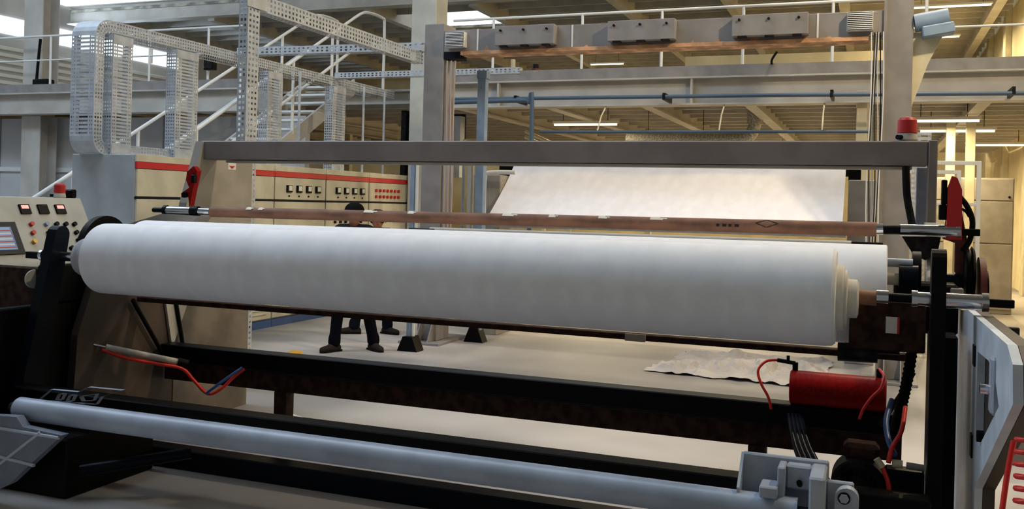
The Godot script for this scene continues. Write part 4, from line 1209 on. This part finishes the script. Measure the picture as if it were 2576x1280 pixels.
func console() -> void:
	var t := thing("control_console", "light grey sloping control console with touch screen and knobs", "control desk", Vector3(-5.95, 0, -5.4))
	var desk := t
	# panel plane: leans back towards -x
	var top := Vector3(-5.98, 1.70, 0)
	var bot := Vector3(-5.72, 1.20, 0)
	var st := sts()
	plate(st, [Vector2(-6.5, 0.0), Vector2(-6.5, 1.70), Vector2(-5.98, 1.70), Vector2(-5.72, 1.20), Vector2(-5.72, 1.16), Vector2(-5.85, 1.10), Vector2(-5.85, 0.0)], [], Vector3(0, 0, -5.84), Vector3.RIGHT, Vector3.UP, Vector3.BACK, 1.03)
	part("cabinet", st, "console", t)
	box_part("desk_lip", Vector3(-5.86, 1.13, -5.84), Vector3(-5.70, 1.185, -4.81), "rail_paint", t, 0.008)
	var up := (top - bot).normalized()
	var n := Vector3(up.y, -up.x, 0)
	var pos := func(z: float, v: float) -> Vector3: return Vector3(bot.x, bot.y, z) + up * v
	var slab := func(called: String, z0: float, z1: float, v0: float, v1: float, h: float, m: String, par: Node3D) -> MeshInstance3D:
		var s := sts()
		plate(s, [Vector2(z0, v0), Vector2(z1, v0), Vector2(z1, v1), Vector2(z0, v1)], [], bot - Vector3(0, 0, 0), Vector3.BACK, up, n, h)
		return part(called, s, m, par)
	var sc: MeshInstance3D = slab.call("touch_screen", -5.135, -4.84, 0.10, 0.355, 0.012, "black_blue", t)
	slab.call("display", -5.08, -4.86, 0.135, 0.315, 0.0135, "screen", sc)
	for i in 7:
		slab.call("display_row", -5.065, -4.90, 0.148 + i * 0.022, 0.158 + i * 0.022, 0.0142, "paper" if i % 2 else "red", sc)
	slab.call("display_column", -5.078, -5.068, 0.14, 0.31, 0.0142, "blue_hose", sc)
	var k := 0
	for z in [-5.267, -5.433, -5.596]:
		var mm: MeshInstance3D = slab.call("meter", z - 0.045, z + 0.045, 0.422, 0.50, 0.014, "black", t)
		if k != 1:
			slab.call("digits", z - 0.032, z + 0.032, 0.462, 0.49, 0.0155, "digits", mm)
		k += 1
	for b in [[-5.275, 0.336, "red"], [-5.261, 0.264, "red"], [-5.244, 0.192, "yellow"], [-5.411, 0.334, "blue_post"], [-5.504, 0.333, "black"], [-5.591, 0.331, "black"], [-5.676, 0.33, "black"], [-5.405, 0.264, "black"], [-5.666, 0.258, "black"], [-5.401, 0.197, "black"], [-5.658, 0.193, "black"], [-5.565, 0.128, "black"]]:
		var p: Vector3 = pos.call(b[0], b[1])
		rod_part("button" if b[2] != "black" else "knob", p, p + n * 0.025, 0.017, b[2], t, -1.0, 14)
	# pale disc lower down: light showing through a round hole, painted as a lid
	t = thing("lit_hole_disc", "round pale disc painted for light showing through a hole below the console", "cover", Vector3(-5.2, 1.16, -4.7))
	rod_part("cover", Vector3(-5.215, 1.165, -4.72), Vector3(-5.20, 1.165, -4.715), 0.062, "console", t, -1.0, 28)
	t = thing("side_panel", "brown grey guard panel below the control console at the left edge", "panel", Vector3(-5.3, 0, -4.7))
	box_part("panel", Vector3(-6.4, 0.0, -4.78), Vector3(-5.08, 1.24, -4.72), "rust_dark", t, 0.01)
	beacon("small red beacon lamp on top of the control console", Vector3(-6.05, 1.70, -5.70), 0.85)
	box_part("plug", Vector3(-6.08, 1.70, -5.83), Vector3(-6.0, 1.77, -5.77), "black", desk, 0.01)

# ------------------------------------------------------------------ people
var field := []

func cap(a: Vector3, b: Vector3, ra: float, rb: float, c: int) -> void:
	field.append([a, b, ra, rb, c])

func dist(p: Vector3, near: Array) -> Vector2:
	var d := 1e9
	var bd := 1e9
	var col := 0
	for f in near:
		var a: Vector3 = f[0]
		var ab: Vector3 = f[1] - a
		var h := clampf((p - a).dot(ab) / maxf(ab.length_squared(), 1e-9), 0.0, 1.0)
		var e := p.distance_to(a + ab * h) - lerpf(f[2], f[3], h)
		if e < bd:
			bd = e; col = f[4]
		var k := 0.018
		var m := clampf(0.5 + 0.5 * (d - e) / k, 0.0, 1.0)
		d = lerpf(d, e, m) - k * m * (1.0 - m) if d < 1e8 else e
	return Vector2(d, col)

func nets(st: SurfaceTool, cell: float, cols: Array) -> void:
	var vals := {}
	var cells := {}
	for f in field:
		var r: float = maxf(f[2], f[3]) + cell * 2.5
		var lo := Vector3i(((f[0] as Vector3).min(f[1]) - Vector3.ONE * r) / cell) - Vector3i.ONE
		var hi := Vector3i(((f[0] as Vector3).max(f[1]) + Vector3.ONE * r) / cell) + Vector3i.ONE
		var a: Vector3 = f[0]
		var ab: Vector3 = f[1] - a
		for x in range(lo.x, hi.x):
			for y in range(lo.y, hi.y):
				for z in range(lo.z, hi.z):
					var q := Vector3i(x, y, z)
					if cells.has(q):
						continue
					var p := Vector3(q) * cell
					var h := clampf((p - a).dot(ab) / maxf(ab.length_squared(), 1e-9), 0.0, 1.0)
					if absf(p.distance_to(a + ab * h) - lerpf(f[2], f[3], h)) < cell * 2.6:
						cells[q] = true
	var val := func(q: Vector3i) -> Vector2:
		if not vals.has(q):
			vals[q] = dist(Vector3(q) * cell, field)
		return vals[q]
	var verts := {}
	var corner := [Vector3i(0, 0, 0), Vector3i(1, 0, 0), Vector3i(0, 1, 0), Vector3i(1, 1, 0), Vector3i(0, 0, 1), Vector3i(1, 0, 1), Vector3i(0, 1, 1), Vector3i(1, 1, 1)]
	var edges := [[0, 1], [2, 3], [4, 5], [6, 7], [0, 2], [1, 3], [4, 6], [5, 7], [0, 4], [1, 5], [2, 6], [3, 7]]
	for q in cells:
		var v := []
		var neg := 0
		for c in corner:
			v.append(val.call(q + c))
			if v[-1].x < 0.0:
				neg += 1
		if neg == 0 or neg == 8:
			continue
		var s := Vector3.ZERO
		var cnt := 0
		for e in edges:
			var d0: float = v[e[0]].x
			var d1: float = v[e[1]].x
			if (d0 < 0.0) != (d1 < 0.0):
				s += Vector3(corner[e[0]]).lerp(Vector3(corner[e[1]]), d0 / (d0 - d1))
				cnt += 1
		var pos := (Vector3(q) + s / cnt) * cell
		var g := Vector3(v[1].x + v[3].x + v[5].x + v[7].x - v[0].x - v[2].x - v[4].x - v[6].x, v[2].x + v[3].x + v[6].x + v[7].x - v[0].x - v[1].x - v[4].x - v[5].x, v[4].x + v[5].x + v[6].x + v[7].x - v[0].x - v[1].x - v[2].x - v[3].x)
		verts[q] = [pos, g.normalized(), int(dist(pos, field).y)]
	var put := func(a: Array, b: Array, c: Array) -> void:
		var t := [a, b, c]
		if (b[0] - a[0]).cross(c[0] - a[0]).dot(a[1] + b[1] + c[1]) > 0.0:
			t = [a, c, b]
		for w in t:
			st.set_color(cols[w[2]])
			st.set_normal(w[1])
			st.add_vertex(w[0])
	for q in verts:
		for ax in 3:
			var d := Vector3i.ZERO
			d[ax] = 1
			if (val.call(q).x < 0.0) == (val.call(q + d).x < 0.0):
				continue
			var u := Vector3i.ZERO
			u[(ax + 1) % 3] = 1
			var w := Vector3i.ZERO
			w[(ax + 2) % 3] = 1
			if verts.has(q - u) and verts.has(q - w) and verts.has(q - u - w):
				put.call(verts[q], verts[q - u], verts[q - u - w])
				put.call(verts[q], verts[q - u - w], verts[q - w])

func person(label: String, at: Vector3, h: float, turn: float, feet: Array, toes: Array, shirt: Color, trousers: Color, seen: Vector3) -> void:
	var t := thing("person", label, "person", at)
	var B := Basis(Vector3.UP, turn)
	var L := func(x: float, y: float, z: float) -> Vector3: return Vector3(x, y, z) * (h / 1.70)
	# local frame: +z is the way the body faces, x to the person's left
	var inv := B.inverse()
	var cols := [trousers, shirt, Color(0.30, 0.135, 0.08), Color(0.01, 0.01, 0.01)]
	field = []
	for i in 2:
		var s := -1.0 if i == 0 else 1.0
		var ft: Vector3 = inv * (feet[i] - at)
		var hip: Vector3 = L.call(0.09 * s, 0.88, 0.0)
		var ank := Vector3(ft.x, 0.11, ft.z)
		var knee: Vector3 = hip.lerp(ank, 0.5) + Vector3(0.01 * s, 0.0, 0.035)
		cap(hip, knee, 0.088, 0.066, 0)
		cap(knee, ank, 0.070, 0.062, 0)
		cap(ank + Vector3(0, 0.035, 0.0), ank + Vector3(0, 0.0, 0.0), 0.068, 0.070, 0)
		var sh: Vector3 = L.call(0.185 * s, 1.40, -0.01)
		var el: Vector3 = L.call(0.25 * s, 1.12, 0.0)
		var wr: Vector3 = L.call(0.23 * s, 0.90, 0.10)
		cap(sh, el, 0.058, 0.046, 1)
		cap(el, wr, 0.044, 0.032, 2)
		cap(wr, wr + Vector3(0.0, -0.085, 0.02), 0.032, 0.028, 2)
	cap(L.call(-0.07, 0.92, 0), L.call(0.07, 0.92, 0), 0.115, 0.115, 0)
	cap(L.call(-0.05, 1.0, 0), L.call(0.05, 1.0, 0), 0.12, 0.12, 1)
	cap(L.call(-0.06, 1.12, 0), L.call(0.06, 1.12, 0), 0.118, 0.118, 1)
	cap(L.call(-0.09, 1.28, 0), L.call(0.09, 1.28, 0), 0.115, 0.115, 1)
	cap(L.call(-0.15, 1.40, -0.01), L.call(0.15, 1.40, -0.01), 0.072, 0.072, 1)
	cap(L.call(0, 1.40, -0.01), L.call(0, 1.50, 0.0), 0.058, 0.052, 2)
	var st := sts()
	nets(st, 0.016, cols)
	# head and hands on finer grids
	field = []
	cap(L.call(0, 1.60, -0.015), L.call(0, 1.61, 0.0), 0.092, 0.088, 2)
	cap(L.call(0, 1.54, 0.025), L.call(0, 1.505, 0.045), 0.072, 0.052, 2)
	cap(L.call(0, 1.60, 0.075), L.call(0, 1.565, 0.100), 0.012, 0.017, 2)
	for s in [-1.0, 1.0]:
		cap(L.call(0.090 * s, 1.61, -0.005), L.call(0.094 * s, 1.575, -0.002), 0.014, 0.011, 2)
		cap(L.call(0.015 * s, 1.535, 0.086), L.call(0.0, 1.535, 0.090), 0.009, 0.011, 2)
	cap(L.call(0, 1.55, -0.02), L.call(0, 1.46, -0.005), 0.055, 0.052, 2)
	nets(st, 0.006, cols)
	for i in 2:
		var s := -1.0 if i == 0 else 1.0
		field = []
		var wr: Vector3 = L.call(0.23 * s, 0.90, 0.10)
		var palm := wr + Vector3(0, -0.085, 0.02)
		cap(wr + Vector3(0, -0.02, 0.005), palm + Vector3(0, 0, 0.022), 0.026, 0.014, 2)
		cap(wr + Vector3(0, -0.02, 0.005), palm + Vector3(0, 0, -0.018), 0.026, 0.014, 2)
		for k in 4:
			var z0 := 0.03 - k * 0.018
			var l: float = [0.066, 0.075, 0.070, 0.055][k]
			var b := palm + Vector3(0, 0.0, z0)
			var m := b + Vector3(-0.006 * s, -l * 0.55, 0.008)
			cap(b, m, 0.0088, 0.0085, 2)
			cap(m, m + Vector3(-0.022 * s, -l * 0.42, 0.004), 0.0085, 0.0075, 2)
		var tb := palm + Vector3(0, 0.045, 0.028)
		cap(tb, tb + Vector3(-0.012 * s, -0.03, 0.03), 0.012, 0.010, 2)
		cap(tb + Vector3(-0.012 * s, -0.03, 0.03), tb + Vector3(-0.022 * s, -0.062, 0.036), 0.010, 0.008, 2)
		nets(st, 0.005, cols)
	var body := MeshInstance3D.new()
	body.name = "body"
	body.mesh = st.commit()
	body.material_override = M["clothes"]
	body.transform = Transform3D(B, Vector3.ZERO)
	t.add_child(body, true)
	# hair
	st = sts()
	field = []
	cap(L.call(-0.02, 1.62, -0.02), L.call(0.02, 1.625, 0.015), 0.102, 0.096, 3)
	cap(L.call(0, 1.58, -0.055), L.call(0, 1.62, -0.045), 0.062, 0.07, 3)
	nets(st, 0.008, cols)
	var hair := MeshInstance3D.new()
	hair.name = "hair"
	hair.mesh = st.commit()
	hair.material_override = M["clothes"]
	hair.transform = body.transform
	t.add_child(hair, true)
	for i in 2:
		st = sts()
		field = []
		var f: Vector3 = feet[i] - at
		var d: Vector3 = toes[i]
		cap(f + Vector3(0, 0.042, 0) - d * 0.05, f + Vector3(0, 0.050, 0) + d * 0.05, 0.042, 0.044, 0)
		cap(f + Vector3(0, 0.044, 0) + d * 0.05, f + Vector3(0, 0.034, 0) + d * 0.17, 0.044, 0.036, 0)
		cap(f + Vector3(0, 0.09, 0) - d * 0.02, f + Vector3(0, 0.05, 0), 0.045, 0.045, 0)
		nets(st, 0.01, [Color(0.035, 0.026, 0.02)])
		var s := MeshInstance3D.new()
		s.name = "shoe"
		s.mesh = st.commit()
		s.material_override = M["clothes"]
		t.add_child(s, true)
		var so := sts()
		var sd := d.cross(Vector3.UP)
		plate(so, [Vector2(-0.09, -0.04), Vector2(0.0, -0.045), Vector2(0.12, -0.048), Vector2(0.19, -0.03), Vector2(0.205, 0.0), Vector2(0.19, 0.03), Vector2(0.12, 0.048), Vector2(0.0, 0.045), Vector2(-0.09, 0.04)], [], f, d, sd, Vector3.UP, 0.022)
		var sl := MeshInstance3D.new()
		sl.name = "sole"
		sl.mesh = so.commit()
		sl.material_override = M["sole"]
		s.add_child(sl, true)

func people() -> void:
	var d1 := Vector3(-0.30, 0, 0.95).normalized()
	var d2 := Vector3(0.85, 0, 0.5).normalized()
	person("worker in black trousers standing nearest behind the roll with feet apart", Vector3(-5.60, 0, -9.50), 1.69, 0.35, [Vector3(-5.74, 0, -9.36), Vector3(-5.40, 0, -9.66)], [d1, d2], Color(0.02, 0.02, 0.03), Color(0.006, 0.006, 0.008), Vector3.ZERO)
	var e1 := Vector3(-0.9, 0, 0.45).normalized()
	var e2 := Vector3(0.95, 0, 0.25).normalized()
	person("shorter worker in dark blue trousers farther back beside the gantry post", Vector3(-6.02, 0, -10.80), 1.60, 0.5, [Vector3(-6.28, 0, -10.72), Vector3(-5.92, 0, -10.95)], [e1, e2], Color(0.05, 0.16, 0.28), Color(0.008, 0.010, 0.018), Vector3.ZERO)

# ------------------------------------------------------------------ small things on the floor and at the right
func floor_things() -> void:
	var st := sts()
	var n := FastNoiseLite.new()
	n.seed = 12
	n.frequency = 1.6
	var N := 46
	var P := func(i: int, j: int) -> Vector3:
		var u := float(i) / N
		var v := float(j) / N
		var x := lerpf(-2.12, -0.42, u) + 0.25 * (v - 0.5) * (1.0 - u) + 0.05 * n.get_noise_2d(v * 5.0, 3.0)
		var z := lerpf(-9.85, -11.45, v) + 0.30 * u * (0.5 - v) + 0.09 * n.get_noise_2d(u * 6.0, 9.0)
		var e := minf(minf(u, 1.0 - u), minf(v, 1.0 - v))
		var y := 0.012 + 0.07 * maxf(0.0, n.get_noise_2d(x * 1.2, z * 1.2)) + 0.10 * pow(maxf(0.0, sin(z * 5.0 + x * 2.2 + 0.6 * n.get_noise_2d(x, z) * 4.0)), 3.0) * smoothstep(0.0, 0.15, e) + 0.04 * maxf(0.0, n.get_noise_2d(x * 3.0, z * 3.0 + 20.0))
		return Vector3(x, y, z)
	for i in N:
		for j in N:
			var a: Vector3 = P.call(i, j)
			var b: Vector3 = P.call(i + 1, j)
			var c: Vector3 = P.call(i + 1, j + 1)
			var d: Vector3 = P.call(i, j + 1)
			var nn := (c - a).cross(d - b).normalized()
			nn = nn if nn.y > 0 else -nn
			quad(st, a, b, c, d, nn)
	single("crumpled_sheet", st, "cloth_floor", "crumpled pale fabric sheet spread on the floor behind the red tank", "fabric")
	st = sts()
	lathe(st, Vector3(-6.02, 0.0, -9.0), Vector3.UP, [Vector2(0, 0), Vector2(0, 0.10), Vector2(0.02, 0.085), Vector2(0.035, 0.04), Vector2(0.04, 0)], 7)
	single("paper_scrap", st, "yellow", "small yellow scrap on the floor left of the standing workers", "scrap")
	st = sts()
	plate(st, [Vector2(-4.55, -6.25), Vector2(-4.3, -6.05), Vector2(-4.05, -6.35), Vector2(-4.4, -6.5)], [], Vector3(0, 0.0, 0), Vector3.RIGHT, Vector3.BACK, Vector3.UP, 0.006)
	single("paper_scrap", st, "paper", "white paper sheet on the floor at the foot of the left side plate", "scrap")
	# storage cabinet, pipes and frames at the right rear
	var t := thing("storage_cabinet", "beige steel cabinet with three panels against the right rear wall", "cabinet", Vector3(1.6, 0, -19))
	box_part("body", Vector3(0.6, 0.0, -19.4), Vector3(2.30, 2.42, -18.73), "plate_paint", t, 0.01)
	for r in [[0.08, 1.24], [1.26, 2.0], [2.02, 2.40]]:
		for c in [[0.62, 1.43], [1.45, 2.28]]:
			box_part("door_panel", Vector3(c[0], r[0], -18.73), Vector3(c[1], r[1], -18.70), "plate_paint", t, 0.008)
	rod_part("lock", Vector3(2.22, 2.08, -18.70), Vector3(2.22, 2.08, -18.68), 0.02, "black", t)
	t = thing("tubular_stand", "pair of white tubular frames standing in front of the beige cabinet", "frame", Vector3(1.0, 0, -13))
	for r in [[0.45, 1.20, 2.42, -13.0], [0.35, 1.02, 2.33, -13.6]]:
		for x in [r[0], r[1]]:
			box_part("post", Vector3(x - 0.025, 0.0, r[3] - 0.025), Vector3(x + 0.025, r[2], r[3] + 0.025), "rail_paint", t)
		box_part("crosspiece", Vector3(r[0], r[2] - 0.05, r[3] - 0.02), Vector3(r[1], r[2], r[3] + 0.02), "rail_paint", t)
		box_part("crosspiece", Vector3(r[0], 1.86, r[3] - 0.02), Vector3(r[1], 1.90, r[3] + 0.02), "rail_paint", t)
	var s2 := sts()
	tube(s2, [Vector3(2.95, 4.0, -22.0), Vector3(2.95, 4.06, -35.8)], 0.07, 10)
	single("wall_pipe", s2, "cream_steel", "pale pipe running along the right wall toward the far corner", "pipe")
	s2 = sts()
	tray(s2, [Vector3(0.55, 2.75, -12.6), Vector3(0.55, 0.0, -12.6)], [Vector3.FORWARD, Vector3.FORWARD], Vector3.RIGHT, 0.16, 0.06, 0.06, LADDER, DOTS2)
	single("cable_tray", s2, "galv", "upright galvanised tray just right of the red beacon", "cable tray")
	t = thing("floor_motor", "brown grey motor with black box on the floor behind the white side plate", "motor", Vector3(1.0, 0.3, -7.6))
	rod_part("motor", Vector3(0.92, 0.72, -7.6), Vector3(1.12, 0.72, -7.6), 0.12, "plate_paint", t, -1.0, 24)
	box_part("stand", Vector3(0.88, 0.0, -7.75), Vector3(1.14, 0.66, -7.45), "beam_paint", t, 0.01)
	box_part("box", Vector3(0.76, 0.70, -7.62), Vector3(0.90, 0.84, -7.5), "black", t, 0.01)
	box_part("grille", Vector3(0.90, 0.84, -7.66), Vector3(0.99, 0.95, -7.6), "dark_steel", t)
	s2 = sts()
	tube(s2, smooth_path([Vector3(-1.36, 4.02, -13.97), Vector3(-1.40, 3.96, -13.965), Vector3(-1.43, 3.90, -13.965), Vector3(-1.43, 3.84, -13.97)]), 0.018, 6)
	single("cable_tie", s2, "rubber", "small black strap hanging on the mezzanine kick plate", "strap")
	t = thing("tool_case", "small black case with cables beside the far left column", "case", Vector3(-15.6, 3.74, -14.2))
	box_part("case", Vector3(-15.75, 3.74, -14.28), Vector3(-15.35, 3.98, -14.08), "black", t, 0.02)
	tube_part("cable", smooth_path([Vector3(-15.7, 3.96, -14.15), Vector3(-15.72, 4.4, -14.2), Vector3(-15.70, 4.8, -14.22)]), 0.03, "rubber", t)
	t = thing("pump_unit", "dark red and grey pump on the mezzanine left of the cream partition", "pump", Vector3(-5.6, 3.74, -15.6))
	rod_part("motor", Vector3(-5.62, 3.80, -15.6), Vector3(-5.62, 4.12, -15.6), 0.09, "red_brown", t)
	rod_part("cap", Vector3(-5.62, 4.12, -15.6), Vector3(-5.62, 4.20, -15.6), 0.06, "dark_steel", t)
	box_part("base", Vector3(-5.75, 3.74, -15.72), Vector3(-5.45, 3.80, -15.48), "dark_steel", t)
	rod_part("pipe", Vector3(-5.9, 3.74, -15.6), Vector3(-5.9, 4.15, -15.6), 0.03, "cream_steel", t)
	rod_part("pipe", Vector3(-6.05, 3.74, -15.6), Vector3(-6.05, 4.3, -15.6), 0.04, "cream_steel", t)
	t = thing("control_box", "black control box on the guard rail post left of the cable tray", "box", Vector3(-11.3, 4.2, -13.95))
	box_part("housing", Vector3(-11.40, 4.02, -13.999), Vector3(-11.18, 4.36, -13.88), "black", t, 0.01)
	box_part("cover", Vector3(-11.38, 4.04, -13.88), Vector3(-11.20, 4.34, -13.87), "dark_steel", t, 0.005)
	beacon("red beacon lamp on the right end of the grey cross beam", Vector3(0.17, 2.175, -6.08), 1.08)

func _ready() -> void:
	setup_view()
	materials()
	daylight()
	building()
	platforms()
	stairs()
	lamps()
	gantry()
	calender()
	cable_trays()
	cabinets()
	winder_frame()
	fabric_rolls()
	right_drive()
	front_roller()
	console()
	people()
	floor_things()
